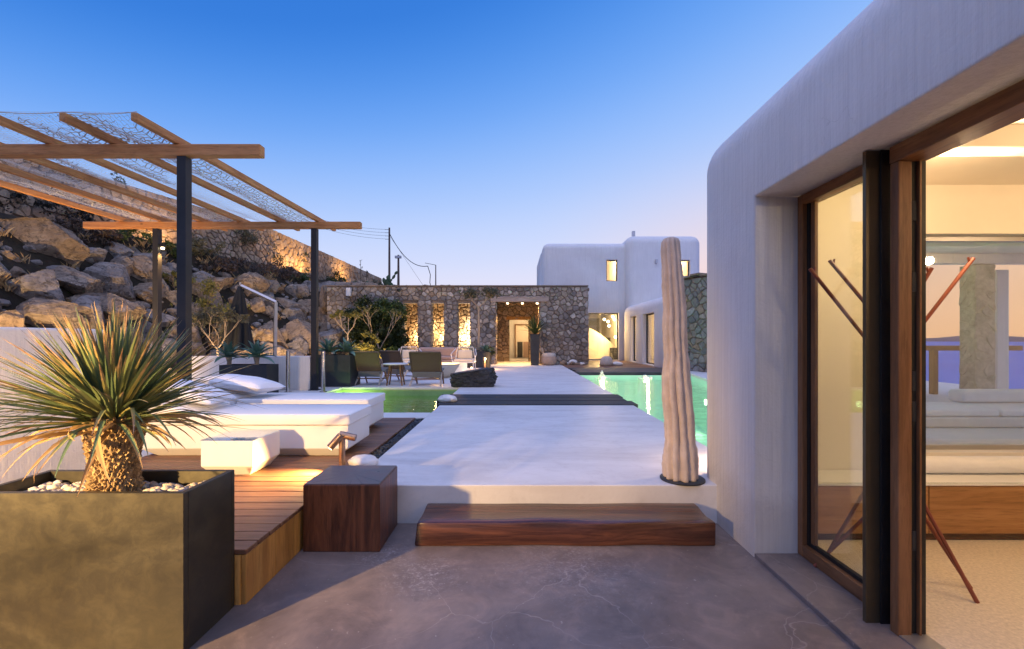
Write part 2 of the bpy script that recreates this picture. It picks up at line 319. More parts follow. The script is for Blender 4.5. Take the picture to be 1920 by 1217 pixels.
def thin(name, tint, rough=.02, wave=None, bump=.0, f0=.05):
    """clear sheet: tinted see-through, mirror-like towards grazing angles (same from both sides)"""
    b = NB(name); lw = b.n('ShaderNodeLayerWeight'); lw.inputs[0].default_value = .5
    g = b.n('ShaderNodeBsdfGlossy'); g.inputs['Roughness'].default_value = rough; g.inputs[0].default_value = (1, 1, 1, 1)
    t = b.n('ShaderNodeBsdfTransparent'); t.inputs[0].default_value = (*tint, 1)
    if wave:
        v = b.coords('World', wave); n = b.noise(v, 1.0, 4, .5, .5); nb = b.bump(n, bump, .05); b.l(nb, g.inputs['Normal']); b.l(nb, lw.inputs['Normal'])
    fac = b.math('ADD', b.math('MULTIPLY', b.math('POWER', lw.outputs['Facing'], 5), 1-f0), f0, True)
    ms = b.n('ShaderNodeMixShader'); b.l(fac, ms.inputs[0]); b.l(t.outputs[0], ms.inputs[1]); b.l(g.outputs[0], ms.inputs[2]); b.l(ms.outputs[0], b.out.inputs[0]); return b.m
thin('glass', (.93, .95, .93))
thin('glass_green', (.90, .93, .90), f0=.13)
thin('glass_top', (.84, .93, .97), .03, f0=.20)
thin('pool_water', (.80, .97, .86), .03, (2.2, 6, 1), .55, .02)
thin('pool_water_dark', (.62, .84, .52), .03, (2.2, 6, 1), .45, .07)
b = NB('sea'); v = b.coords('World', (.12, .05, 1)); n = b.noise(v, 1, 8, .65); v2 = b.noise(b.coords('World', (.004, .0015, 1)), 1, 5, .6)
b.bsdf(b.ramp(v2, [(.3, (.008, .11, .50)), (.7, (.02, .17, .60))]), .55, 0, b.bump(n, .6, 1.5), .12)
# woven cane
b = NB('cane'); v = b.coords('Object'); w1 = b.n('ShaderNodeTexWave', bands_direction='X'); w1.inputs['Scale'].default_value = 13; b.l(v, w1.inputs['Vector'])
w2 = b.n('ShaderNodeTexWave', bands_direction='Z'); w2.inputs['Scale'].default_value = 18; b.l(v, w2.inputs['Vector'])
hh = b.math('ADD', w1.outputs['Fac'], b.math('MULTIPLY', w2.outputs['Fac'], .4))
b.bsdf(b.ramp(hh, [(.3, (.055, .040, .030)), (.9, (.20, .15, .11))]), .8, 0, b.bump(hh, .6, .01), .3)
emit('bulb', (1, .78, .45), 14); emit('bulb_soft', (1, .72, .38), 6); emit('pool_lens', (.85, 1, .75), 7)
M_ = MATS

# ------------------------------------------------------------------ mesh helpers
class MB:
    def __init__(s): s.v = []; s.f = []; s.uv = None
    def add(s, vs, fs):
        o = len(s.v); s.v += [tuple(x) for x in vs]; s.f += [tuple(i+o for i in f) for f in fs]; return s
    def box(s, x0, x1, y0, y1, z0, z1):
        return s.add([(x0,y0,z0),(x1,y0,z0),(x1,y1,z0),(x0,y1,z0),(x0,y0,z1),(x1,y0,z1),(x1,y1,z1),(x0,y1,z1)],
                     [(0,3,2,1),(4,5,6,7),(0,1,5,4),(1,2,6,5),(2,3,7,6),(3,0,4,7)])
    def prism(s, poly, z0, z1):
        n = len(poly)
        return s.add([(x,y,z0) for x,y in poly]+[(x,y,z1) for x,y in poly],
                     [tuple(range(n-1,-1,-1)), tuple(range(n,2*n))]+[(i,(i+1)%n,(i+1)%n+n,i+n) for i in range(n)])
    def loft(s, rings, cap=True, close=True):
        n = len(rings[0]); vs = [p for r in rings for p in r]; fs = []
        for k in range(len(rings)-1):
            for i in range(n if close else n-1):
                j = (i+1) % n; fs.append((k*n+i, k*n+j, (k+1)*n+j, (k+1)*n+i))
        if cap: fs.append(tuple(range(n-1,-1,-1))); fs.append(tuple(range((len(rings)-1)*n, len(rings)*n)))
        return s.add(vs, fs)
    def rects(s, lst):
        return s.loft([[(x0,y0,z),(x1,y0,z),(x1,y1,z),(x0,y1,z)] for x0,y0,x1,y1,z in lst])
    def tube(s, pts, rad, sides=7, cap=True):
        pts = [Vector(p) for p in pts]; rings = []
        if not isinstance(rad, (list, tuple)): rad = [rad]*len(pts)
        up = None
        for i, p in enumerate(pts):
            d = (pts[min(i+1, len(pts)-1)]-pts[max(i-1, 0)])
            if d.length < 1e-9: d = Vector((0,0,1))
            d.normalize()
            if up is None: up = Vector((0,0,1)) if abs(d.z) < .9 else Vector((1,0,0))
            a = d.cross(up); a.normalize(); bb = a.cross(d); up = bb
            rings.append([p+(a*math.cos(t)+bb*math.sin(t))*rad[i] for t in [2*PI*k/sides for k in range(sides)]])
        return s.loft(rings, cap)
    def lathe(s, prof, n=20, c=(0,0)):
        return s.loft([[(c[0]+r*math.cos(2*PI*i/n), c[1]+r*math.sin(2*PI*i/n), z) for i in range(n)] for r, z in prof])
    def build(s, name, mat, parent=None, bevel=0, seg=2, smooth=False, loc=None):
        me = bpy.data.meshes.new(name)
        if bevel:
            bm = bmesh.new(); vs = [bm.verts.new(v) for v in s.v]
            for f in s.f:
                try: bm.faces.new([vs[i] for i in f])
                except ValueError: pass
            bm.normal_update()
            ed = [e for e in bm.edges if len(e.link_faces) == 2 and e.calc_face_angle(0) > R(30)]
            bmesh.ops.bevel(bm, geom=ed, offset=bevel, segments=seg, profile=.5, affect='EDGES', clamp_overlap=True)
            bm.to_mesh(me); bm.free()
        else: me.from_pydata(s.v, [], s.f)
        if isinstance(mat, str): mat = M_[mat]
        me.materials.append(mat)
        if smooth:
            me.polygons.foreach_set('use_smooth', [True]*len(me.polygons))
            if smooth != 'all':
                try: me.set_sharp_from_angle(angle=R(40))
                except Exception: pass
        me.update()
        o = bpy.data.objects.new(name, me); COL.objects.link(o)
        if parent is not None: o.parent = parent
        if loc is not None: o.location = loc
        return o
def tag(o, label=None, cat=None, group=None, kind=None):
    for k, v in (('label', label), ('category', cat), ('group', group), ('kind', kind)):
        if v: o[k] = v
    return o
def thing(name, label, cat, loc=(0,0,0), rz=0, group=None):
    o = bpy.data.objects.new(name, None); COL.objects.link(o); o.location = loc; o.rotation_euler = (0,0,rz)
    o.empty_display_size = .1
    return tag(o, label, cat, group)
def child(name, me, parent, loc=(0,0,0), rot=(0,0,0), scale=(1,1,1)):
    o = bpy.data.objects.new(name, me); COL.objects.link(o); o.parent = parent; o.location = loc; o.rotation_euler = rot; o.scale = scale; return o
def copy_tree(o, parent=None):
    c = o.copy(); COL.objects.link(c); c.parent = parent
    for ch in list(o.children): copy_tree(ch, c)
    return c
def lamp(name, kind, loc, energy, color=WARM2, parent=None, size=.05, target=None, spot=60, blend=.6):
    l = bpy.data.lights.new(name, kind); l.energy = energy; l.color = color
    if kind == 'AREA': l.size = size
    else: l.shadow_soft_size = size
    if kind == 'SPOT': l.spot_size = R(spot); l.spot_blend = blend
    o = bpy.data.objects.new(name, l); COL.objects.link(o); o.location = loc
    if target is not None:
        d = Vector(target)-Vector(loc); o.rotation_euler = d.to_track_quat('-Z', 'Y').to_euler()
    if parent is not None: o.parent = parent
    return o
def carve(o, cutters, bevel=0, seg=2):
    """boolean-subtract boxes (x0,x1,y0,y1,z0,z1) from a mesh object, then soften the edges"""
    cs = []
    for c in cutters:
        k = MB().box(*c).build('cutter', 'plaster'); cs.append(k)
        m = o.modifiers.new('b', 'BOOLEAN'); m.operation = 'DIFFERENCE'; m.object = k; m.solver = 'EXACT'
    if bevel:
        m = o.modifiers.new('v', 'BEVEL'); m.width = bevel; m.segments = seg; m.limit_method = 'ANGLE'; m.angle_limit = R(50); m.use_clamp_overlap = True
    bpy.context.view_layer.update()
    dg = bpy.context.evaluated_depsgraph_get()
    me = bpy.data.meshes.new_from_object(o.evaluated_get(dg)); o.modifiers.clear(); o.data = me
    for k in cs: bpy.data.objects.remove(k)
    me.polygons.foreach_set('use_smooth', [True]*len(me.polygons))
    try: me.set_sharp_from_angle(angle=R(35))
    except Exception: pass
    return o
def struct(name, mb, mat, parent=None, **k):
    o = mb.build(name, mat, parent, **k)
    if parent is None: o['kind'] = 'structure'
    return o

# ------------------------------------------------------------------ masonry
def clip(poly, nx, ny, d):
    out = []; n = len(poly)
    for i in range(n):
        a = poly[i]; c = poly[(i+1) % n]; da = a[0]*nx+a[1]*ny-d; dc = c[0]*nx+c[1]*ny-d
        if da <= 0: out.append(a)
        if (da < 0 < dc) or (dc < 0 < da):
            t = da/(da-dc); out.append((a[0]+(c[0]-a[0])*t, a[1]+(c[1]-a[1])*t))
    return out
def masonry(parent, Wd, Ht, size, origin, udir, ndir, mat, mortar, depth=.05, aspect=1.35, holes=(), seed=1, parts=300, top=None, joint=.012, core=.3, keep=None, corename='mortar_core'):
    """irregular stones (each a mesh) on a wall face: u along, v up; returns nothing. top(u) trims the wall height"""
    rg = random.Random(seed); du, dv = size*aspect, size/aspect*1.15
    sites = []
    rows = max(1, int(Ht/dv))
    for j in range(rows+1):
        v = (j+.5)*Ht/rows; k = max(1, int(Wd/du)); off = rg.random()
        for i in range(-1, k+2):
            u = (i+off)*Wd/k+rg.uniform(-.34, .34)*du; vv = v+rg.uniform(-.27, .27)*dv
            if rg.random() < .30:
                sites.append((u+.22*du, vv+.25*dv)); sites.append((u-.22*du, vv-.25*dv))
            elif rg.random() > .06: sites.append((u, vv))
    inside = lambda u, v: any(a < u < c and b_ < v < d for a, b_, c, d in holes)
    sites = [s for s in sites if 0 < s[0] < Wd and 0 < s[1] < Ht and not inside(*s)]
    ghosts = []
    for a, b_, c, d in holes:
        for u, v in sites:
            if b_-.02 < v < d:
                if 0 < a-u < size*1.6: ghosts.append((2*a-u, v))
                if 0 < u-c < size*1.6: ghosts.append((2*c-u, v))
            if a < u < c:
                if 0 < v-d < size*1.6: ghosts.append((u, 2*d-v))
    allp = sites+ghosts
    cell = {}
    cs = size*2
    for i, (u, v) in enumerate(allp): cell.setdefault((int(u//cs), int(v//cs)), []).append(i)
    O = Vector(origin); U = Vector(udir).normalized(); N = Vector(ndir).normalized(); Z = Vector((0,0,1))
    loc = lambda u, v, w_: O+U*u+Z*v+N*w_
    res = []
    for i, (u, v) in enumerate(sites):
        poly = [(0,0),(Wd,0),(Wd,Ht),(0,Ht)]
        near = [j for a in (-1,0,1) for b2 in (-1,0,1) for j in cell.get((int(u//cs)+a, int(v//cs)+b2), []) if j != i]
        near.sort(key=lambda j: (allp[j][0]-u)**2+(allp[j][1]-v)**2)
        for j in near[:26]:
            nx, ny = allp[j][0]-u, allp[j][1]-v; L = math.hypot(nx, ny)
            if L < 1e-6: continue
            nx /= L; ny /= L; mu, mv = (allp[j][0]+u)/2, (allp[j][1]+v)/2
            poly = clip(poly, nx, ny, nx*mu+ny*mv-joint)
            if len(poly) < 3: break
        if top and len(poly) >= 3:
            ht = top(u); poly = clip(poly, 0, 1, ht)
        if len(poly) < 3: continue
        # merge very short edges, then soften corners
        q = []
        for p in poly:
            if not q or math.hypot(p[0]-q[-1][0], p[1]-q[-1][1]) > size*.12: q.append(p)
        if len(q) < 3: continue
        ar = abs(sum(q[k][0]*q[(k+1)%len(q)][1]-q[(k+1)%len(q)][0]*q[k][1] for k in range(len(q)))/2)
        if ar < size*size*.06: continue
        r2 = []
        for k in range(len(q)):
            a = q[k-1]; p = q[k]; c = q[(k+1) % len(q)]
            kr = rg.uniform(.10, .26); r2.append((p[0]*(1-kr)+a[0]*kr, p[1]*(1-kr)+a[1]*kr)); r2.append((p[0]*(1-kr)+c[0]*kr, p[1]*(1-kr)+c[1]*kr))
        gx = sum(p[0] for p in r2)/len(r2); gy = sum(p[1] for p in r2)/len(r2)
        n = len(r2); dp = depth*rg.uniform(.45, 1.25); tx, ty = rg.uniform(-.12, .12), rg.uniform(-.12, .12)
        k_in = 1-min(.3, .011/max(.05, math.sqrt(ar))*2.2)
        vs = [loc(a, b2, -.01) for a, b2 in r2]
        vs += [loc(gx+(a-gx)*k_in, gy+(b2-gy)*k_in, dp+((a-gx)*tx+(b2-gy)*ty)) for a, b2 in r2]
        vs += [loc(gx, gy, dp*1.18)]
        fs = [(k, (k+1) % n, n+(k+1) % n, n+k) for k in range(n)]+[(n+k, n+(k+1) % n, 2*n) for k in range(n)]
        c = loc(gx, gy, 0); dist = (c-camo.location).length
        show = ar/dist**2*abs((c-camo.location).normalized().dot(N))
        if keep is not None and not keep(c): show = -1
        res.append((show, vs, fs))
    flip = U.cross(Z).dot(N) < 0
    res.sort(key=lambda x: -x[0])
    rest = MB()
    for k, (s_, vs, fs) in enumerate(res):
        if flip: fs = [f[::-1] for f in fs]
        if k < parts and s_ >= 0:
            MB().add(vs, fs).build('stone', mat, parent)
        else: rest.add(vs, fs)
    if rest.v:
        o = rest.build('stones', mat, parent); o['kind'] = 'stuff'
    return res

def blob(seed, sx, sy, sz, sub=4, amp=.22, freq=1.1, flat=None, facet=.0, fine=.05, boxy=0):
    """a lumpy stone: displaced icosphere, optional planar cuts"""
    bm = bmesh.new(); bmesh.ops.create_icosphere(bm, subdivisions=sub, radius=1)
    rg = random.Random(seed); off = Vector((rg.uniform(-50,50), rg.uniform(-50,50), rg.uniform(-50,50)))
    cuts = [(Vector((rg.uniform(-1,1), rg.uniform(-1,1), rg.uniform(-.7,1))).normalized(), rg.uniform(.55, .85)) for _ in range(int(facet))]
    for v in bm.verts:
        d = v.co.normalized(); r = 1+amp*noise.fractal(d*freq+off, 1.0, 2.0, 3)+fine*noise.fractal(d*5+off, 1.0, 2.0, 3)
        if boxy: r *= (abs(d.x)**boxy+abs(d.y)**boxy+abs(d.z)**boxy)**(-1/boxy)
        p = d*r
        for n_, c in cuts:
            e = p.dot(n_)-c
            if e > 0: p -= n_*e*.97
        if facet: p *= 1+fine*.45*noise.fractal(d*9+off, .8, 2.1, 4)
        v.co = Vector((p.x*sx, p.y*sy, p.z*sz))
        if flat is not None and v.co.z < flat: v.co.z = flat
    vs = [tuple(v.co) for v in bm.verts]; fs = [tuple(v.index for v in f.verts) for f in bm.faces]; bm.free()
    return MB().add(vs, fs)
def leaves(mb, n, cen, rad, size, seed, clump=None, up=.0, long=1.8, shell=.0):
    """n small leaf blades in an ellipsoid, gathered in clumps"""
    rg = random.Random(seed); cen = Vector(cen)
    cl = []
    for _ in range(clump or max(3, n//60)):
        while True:
            p = Vector((rg.uniform(-1,1), rg.uniform(-1,1), rg.uniform(-1,1)))
            if shell <= p.length <= 1: break
        cl.append((Vector((p.x*rad[0], p.y*rad[1], p.z*rad[2])), rg.uniform(.14, .34)))
    rm = sum(rad)/3
    for _ in range(n):
        c, s_ = rg.choice(cl); p = cen+c+Vector((rg.gauss(0,1), rg.gauss(0,1), rg.gauss(0,.8)))*s_*rm*.62
        a = Vector((rg.uniform(-1,1), rg.uniform(-1,1), rg.uniform(-1,1)+up)).normalized()
        t = a.cross(Vector((rg.uniform(-1,1), rg.uniform(-1,1), rg.uniform(-1,1)))).normalized()
        L = size*rg.uniform(.6, 1.35); wd = L/long*.5
        mb.add([p-a*L*.5, p+t*wd, p+a*L*.5, p-t*wd], [(0,1,2,3)])
    return mb
def branches(mb, base, d, length, rad, depth, seed, spread=.6, tips=None, n=2, up=.25):
    rg = random.Random(seed)
    base = Vector(base); d = Vector(d).normalized()
    mid = base+d*length*.5+Vector((rg.uniform(-1,1), rg.uniform(-1,1), 0))*length*.06; end = base+d*length
    mb.tube([base, mid, end], [rad, rad*.85, rad*.68], 6)
    if depth == 0:
        if tips is not None: tips.append(end)
        return
    for k in range(n+(rg.random() < .35)):
        nd = (d+Vector((rg.uniform(-1,1), rg.uniform(-1,1), rg.uniform(-.4,.6)))*spread+Vector((0,0,up))).normalized()
        branches(mb, end, nd, length*rg.uniform(.62, .85), rad*.66, depth-1, rg.random(), spread, tips, n, up)

# ================================================================== SETTING
Z0 = .29                                             # level of walkway, decks and terraces
def sstep(a, b_, x):
    t = max(0, min(1, (x-a)/(b_-a))); return t*t*(3-2*t)
def toe(Y): return -8.6+1.7*sstep(12, 19.5, Y)
def wallx(Y): return -15.0+2.6*sstep(12, 24, Y)
def hill(x, Y):
    d = toe(Y)-x
    z = -1.6 if d < -.6 else Z0-.35+max(0, d)*1.02
    if d < 0: z = -1.6
    top = 4.75+.045*max(0, Y-20)
    z = min(z, top) if d > 0 else z
    if x < wallx(Y)-.3: z = 6.2
    if Y > 20.2:                                      # made ground behind the gatehouse
        k = sstep(20.2, 21.2, Y)
        if x < -5.9: z = max(z, z+(3.5+.13*(Y-20.5)-z)*k) if z < 3.5+.13*(Y-20.5) else z
        z = min(z, 6.4)
    if Y > 32:
        z = max(z, min(5.5, -1.6+(Y-32)*.6))
    if x > 11: z = min(z, -1.6-(x-11)*.75)
    return max(z, -34)
xs = [-260, -160, -100, -60, -40]+[-30+.4*i for i in range(0, 66)]+[-3.6+.9*i for i in range(0, 17)]+[14, 18, 24, 32, 42, 54, 60]
ys = [-60, -30, -14]+[-6+.8*i for i in range(16)]+[6.8+.4*i for i in range(92)]+[44, 47, 50, 55, 60, 70, 90, 130, 200]
mb = MB(); nx = len(xs)
for y in ys:
    for x in xs:
        z = hill(x, y); k = .22 if -16 < x < -4 and z > .5 else 0
        mb.v.append((x, y, z+k*noise.fractal(Vector((x*.9, y*.9, 3)), 1, 2, 4)))
for j in range(len(ys)-1):
    for i in range(nx-1): mb.f.append((j*nx+i, j*nx+i+1, (j+1)*nx+i+1, (j+1)*nx+i))
struct('hillside', mb, 'earth', smooth='all')
struct('sea', MB().add([(-9000,-30000,-33),(45000,-30000,-33),(45000,45000,-33),(-9000,45000,-33)], [(0,1,2,3)]), 'sea')
# low far shore across the bay
mb = MB(); pts = []
for i in range(61):
    a = R(18+i*.8); d = 9000; pts.append((d*math.sin(a), d*math.cos(a), -33+max(0, 60+50*noise.noise(Vector((i*.16, 4, 0)))+20*noise.noise(Vector((i*.6, 2, 0))))*sstep(6, 22, i)))
for i, p in enumerate(pts):
    mb.v += [(p[0], p[1], -36), p, (p[0]*1.15, p[1]*1.15, p[2]*.9), (p[0]*1.2, p[1]*1.2, -36)]
for i in range(60):
    for k in range(3): mb.f.append((i*4+k, i*4+4+k, i*4+5+k, i*4+1+k))
struct('far_shore', mb, plain('shore', (.20, .19, .24), .9))  # distance haze is mixed into the shore colour

# --- floors
struct('terrace_floor', MB().box(-6.5, 1.535, -6, 3.46, -.4, 0), 'concrete')
XL, XR = -1.28, 1.98
struct('walkway', MB().box(XL, XR, 3.46, 7.64, -1.45, Z0), 'walkway', bevel=.008)
struct('walkway_rear', MB().prism([(XL, 9.12), (XR, 9.12), (XR, 26), (XL, 26), (XL, 10.5)], -1.45, Z0), 'walkway', bevel=.008)
struct('west_terrace', MB().box(-9.5, -3.52, -6, 2.38, -.4, Z0-.006), 'coping')
struct('west_terrace_rear', MB().prism([(-9.5, 2.384), (-3.52, 2.384), (-3.52, 6.46), (-4.0, 6.46), (-4.0, 10.5), (-9.5, 10.5)], -1.45, Z0-.004), 'coping')
struct('rear_terrace', MB().box(-9.5, XL-.002, 10.502, 20.1, -1.45, Z0-.002), 'walkway', bevel=.008)
struct('pool_coping', MB().box(-3.998, XL-.002, 6.46, 6.9, -1.45, Z0-.002), 'coping', bevel=.01)
PE = lambda Y: 5.70-.157*(15-Y)                        # right edge of the pool
struct('east_terrace', MB().prism([(XR+.002, 3.89), (11, 3.89), (11, 27), (PE(15)+.5, 27), (PE(15), 15), (PE(4.4), 4.4), (XR+.002, 4.4)], -1.45, Z0-.003), 'coping', bevel=.008)

# --- decks: every board its own piece
deck = struct('deck', MB().box(-3.5, -1.46, 2.44, 6.44, -.2, Z0-.04), 'deck_wood')
bw = .1155; y = 2.40; i = 0
me = None
while y+bw < 6.46:
    jit = rnd.uniform(-.0015, .0015)
    if me is None:
        o = MB().box(-1.05, 1.05, 0, bw-.007, -.026, 0).build('board', 'deck_wood', deck, bevel=.003, seg=1); me = o.data
    else: o = child('board', me, deck)
    o.location = (-1.42-1.05+rnd.uniform(-.003, .003), y, Z0+jit); y += bw
y = 2.40; k = 0
fasc = [(2.40, 2.70), (2.703, 2.93), (2.933, 3.20), (3.203, 3.455)]
for a, c in fasc: MB().box(-1.447, -1.424, a, c, .0, Z0-.03).build('fascia_board', 'fascia_wood', deck, bevel=.002, seg=1)
MB().box(-3.5, -1.45, 2.395, 2.42, 0, Z0-.03).build('fascia_board', 'fascia_wood', deck)
rear = struct('pool_deck', MB().box(XR+.01, PE(15)-.0, 15.02, 24, -1.45, Z0-.05), 'deck_wood')
y = 15.0; i = 0
while y < 23.6:
    wd = .42 if y < 17.4 else .17
    MB().box(XR+.03+(rnd.uniform(0, .12) if y < 17.4 else 0), PE(15)-.02, y, y+wd-.015, Z0-.045, Z0+(.02 if y < 17.4 else 0)+rnd.uniform(-.004, .004)).build('board', 'sleeper_grey' if y < 17.4 else 'deck_wood', rear, bevel=.006, seg=1)
    y += wd
MB().box(XR+.03, PE(15)-.03, 14.96, 15.0, -.10, Z0-.01).build('riser_board', 'sleeper_grey', rear, bevel=.006, seg=1)
MB().box(XR+.03, PE(15)-.03, 14.90, 14.955, -.3, .10).build('riser_board', 'sleeper', rear, bevel=.006, seg=1)

# black sleepers laid across the walkway over the water
sl = thing('sleeper_crossing', 'three black timber sleepers bridging the white walkway between the two pools', 'footbridge', (0, 8.38, 0))
for k in range(3):
    y = 7.67+k*.487-8.38
    MB().box(XL-.05+rnd.uniform(-.16, .02), XR+rnd.uniform(-.05, .12), y, y+.44, Z0-.14, Z0+.012).build('plank', 'sleeper', sl, bevel=.012, seg=2)
MB().box(-1.1, -.9, -.73, .73, -1.3, Z0-.142).build('bearer', 'sleeper', sl); MB().box(1.6, 1.8, -.73, .73, -1.3, Z0-.142).build('bearer', 'sleeper', sl)

# --- pools
def basin(name, poly, zb, zt, mat):
    mb = MB(); n = len(poly); mb.v = [(x, y, zb) for x, y in poly]+[(x, y, zt) for x, y in poly]
    mb.f = [tuple(range(n))]+[((i+1) % n, i, i+n, (i+1) % n+n) for i in range(n)]
    return struct(name, mb, mat)
PR = [(XR+.006, 4.41), (PE(4.41)-.006, 4.41), (PE(14.88)-.006, 14.88), (XR+.006, 14.88)]
basin('pool_basin', PR, -1.2, .22, 'pool_plaster')
struct('pool_water', MB().add([(x, y, .12) for x, y in PR], [(0,1,2,3)]), 'pool_water')
PL = [(-3.99, 6.906), (XL-.006, 6.906), (XL-.006, 10.494), (-3.99, 10.494)]
basin('plunge_pool_basin', PL, -.9, .24, 'pool_plaster_deep')
struct('plunge_pool_water', MB().add([(x, y, .10) for x, y in PL], [(0,1,2,3)]), 'pool_water_dark')
PM = [(XL+.006, 7.646), (XR-.006, 7.646), (XR-.006, 9.114), (XL+.006, 9.114)]
basin('channel_basin', PM, -.9, .0, 'pool_plaster'); struct('channel_water', MB().add([(x, y, .08) for x, y in PM], [(0,1,2,3)]), 'pool_water')
# gravel strip of black pebbles
def pebbles(name, area, n, r0, r1, mat, seed, zb, layers=1, label=None, cat=None):
    rg = random.Random(seed); mb = MB(); x0, x1, y0, y1 = area
    base = []
    bm = bmesh.new(); bmesh.ops.create_icosphere(bm, subdivisions=1, radius=1)
    bv = [v.co.copy() for v in bm.verts]; bf = [tuple(v.index for v in f.verts) for f in bm.faces]; bm.free()
    for _ in range(n):
        r = rg.uniform(r0, r1); c = Vector((rg.uniform(x0+r, x1-r), rg.uniform(y0+r, y1-r), zb+r*.45+rg.uniform(0, layers)*r0))
        q = Matrix.Rotation(rg.uniform(0, 6.3), 3, 'Z') @ Matrix.Rotation(rg.uniform(-.35, .35), 3, 'X')
        sx, sy, sz = r*rg.uniform(.9, 1.3), r*rg.uniform(.7, 1), r*rg.uniform(.5, .75)
        mb.add([c+q @ Vector((v.x*sx, v.y*sy, v.z*sz)) for v in bv], bf)
    o = mb.build(name, mat, None, smooth='all'); o['kind'] = 'stuff'
    return tag(o, label, cat)
struct('gravel_bed', MB().box(-1.423, XL-.002, 3.46, 6.455, -.2, Z0-.06), 'soil')
pebbles('black_gravel', (-1.42, XL-.002, 3.47, 6.45), 1500, .012, .021, 'pebble_black', 3, Z0-.055, 2.5, 'black pebble strip between the wooden deck and the white walkway', 'gravel')

# underwater lamps (real fittings on the pool walls)
POOLC = (.72, 1.0, .62)
for k, (x, y) in enumerate([(XR+.05, 6.2), (XR+.05, 9.2), (XR+.05, 12.4), (PE(6)-.06, 6.0), (PE(9.3)-.06, 9.3), (PE(12.6)-.06, 12.6)]):
    t = thing('pool_light', 'round underwater lamp in the long pool wall '+('under the walkway edge before the sleepers', 'under the walkway edge by the sleepers', 'near the far timber deck', 'opposite the cactus sculpture', 'opposite the black sleepers', 'close to the grey stone wall')[k], 'lamp', (x, y, -.35), 0, 'underwater lamps of the long pool')
    s_ = 1 if x < 3 else -1
    MB().tube([(-s_*.035, 0, 0), (s_*.0, 0, 0)], .11, 16).build('trim', 'chrome', t); MB().tube([(0, 0, 0), (s_*.012, 0, 0)], .085, 16).build('lens', 'pool_lens', t)
    lamp('pool_lamp', 'SPOT', (s_*.10, 0, 0), 90, POOLC, t, .1, (s_*1.5, 0, -.55), 150, .5)
t = thing('pool_light', 'round underwater lamp on the side wall of the small green pool', 'lamp', (-3.95, 10.12, -.05))
MB().tube([(-.05, 0, 0), (0, 0, 0)], .10, 16).build('trim', 'chrome', t); MB().tube([(0, 0, 0), (.012, 0, 0)], .075, 16).build('lens', 'pool_lens', t)
lamp('pool_lamp', 'POINT', (.25, .05, 0), 27, (.86, 1, .42), t, .06)
t = thing('pool_light', 'underwater lamp below the black timber sleepers', 'lamp', (0.3, 8.4, -.80))
MB().tube([(0, 0, -.08), (0, 0, 0)], .10, 16).build('trim', 'chrome', t); MB().tube([(0, 0, 0), (0, 0, .01)], .075, 16).build('lens', 'pool_lens', t)
lamp('pool_lamp', 'POINT', (0, 0, .25), 40, (1, .8, .3), t, .1)
# two lit water spouts at the end of the pool
for k, px in enumerate((1128, 1211)):
    c = G(px, 703.5, .12); c.y = 14.62; c.x = (px-CX)/F*14.62
    t = thing('water_spout', ('tall' if k == 0 else 'low')+' glowing water spout foaming at the dark timber end of the pool', 'fountain', (c.x, c.y, .12))
    MB().tube([(0, .30, .12), (0, .12, .13), (0, .03, .1 if k else .16)], [.02, .022, .02], 8).build('nozzle', 'chrome', t)
    mb = MB(); rg = random.Random(k+5)
    for q in range(46):
        a = rg.uniform(0, 6.28); rr = abs(rg.gauss(0, .10)); zz = max(0, (.12 if k else .10)-rr*.5)*rg.uniform(.1, 1.1)
        if k == 0 and q < 18: rr *= .35; zz = rg.uniform(0, .26)
        p = blob(q+k*99, .03, .03, .025, 1, .2); mb.add([(v[0]+rr*math.cos(a)*1.5, v[1]+rr*math.sin(a)*.7, v[2]+zz) for v in p.v], p.f)
    mb.build('foam', 'sea_stone', t, smooth='all')
    MB().tube([(0, 0, -.10), (0, 0, -.06)], .08, 12).build('lens', 'bulb', t)
    lamp('spout_lamp', 'POINT', (0, -.22, .03), 4.5, (1, .9, .55), t, .04)

# ================================================================== HOUSE IN FRONT (right)
HX = 1.53
house = thing('house', 'white plastered house with rounded roof edge and open wood framed glass door', 'house', (HX, 0, 0))
sh = MB().box(0, 4.6, -5.2, 3.88, -.12, 3.02).build('wall', 'plaster', house)
bm = bmesh.new(); bm.from_mesh(sh.data)
ed = [e for e in bm.edges if max(e.verts[0].co.z, e.verts[1].co.z) > 0 and not (e.verts[0].co.z < 0 and e.verts[1].co.z < 0)]
bmesh.ops.bevel(bm, geom=ed, offset=.30, segments=10, profile=.5, affect='EDGES'); bm.to_mesh(sh.data); bm.free()
bpy.context.view_layer.update()
carve(sh, [(.36+HX, 4.25+HX, -4.8, 3.42, .025, 2.57), (-.3+HX, .5+HX, -1.4, 2.92, -.3, 2.317), (3.05, 5.05, 3.2, 4.0, .55, 2.19)], bevel=.012)
MB().box(.0, .30, -1.4, 2.918, -.1, .028).build('threshold', 'concrete', house, bevel=.004)
MB().box(.30, 4.3, -4.9, 3.43, -.1, .032).build('interior_floor', 'terrazzo', house)
MB().box(.37, 4.24, .9, 1.06, 2.40, 2.58).build('ceiling_beam', 'plaster_inside', house, bevel=.01)
MB().box(.37, 4.24, 2.45, 2.57, 2.43, 2.58).build('ceiling_beam', 'plaster_inside', house, bevel=.01)
# inner lining so that the room reads cream
mb = MB().box(.375, 4.24, 3.405, 3.415, .03, .55); mb.box(.375, 3.05-HX, 3.405, 3.415, .55, 2.19); mb.box(.375, 4.24, 3.405, 3.415, 2.19, 2.565)
mb.box(4.235, 4.245, -4.79, 3.40, .03, 2.565)
mb.build('wall_lining', 'plaster_inside', house)
MB().box(.375, 4.23, -4.79, 3.40, 2.555, 2.562).build('ceiling', 'plaster_inside', house)
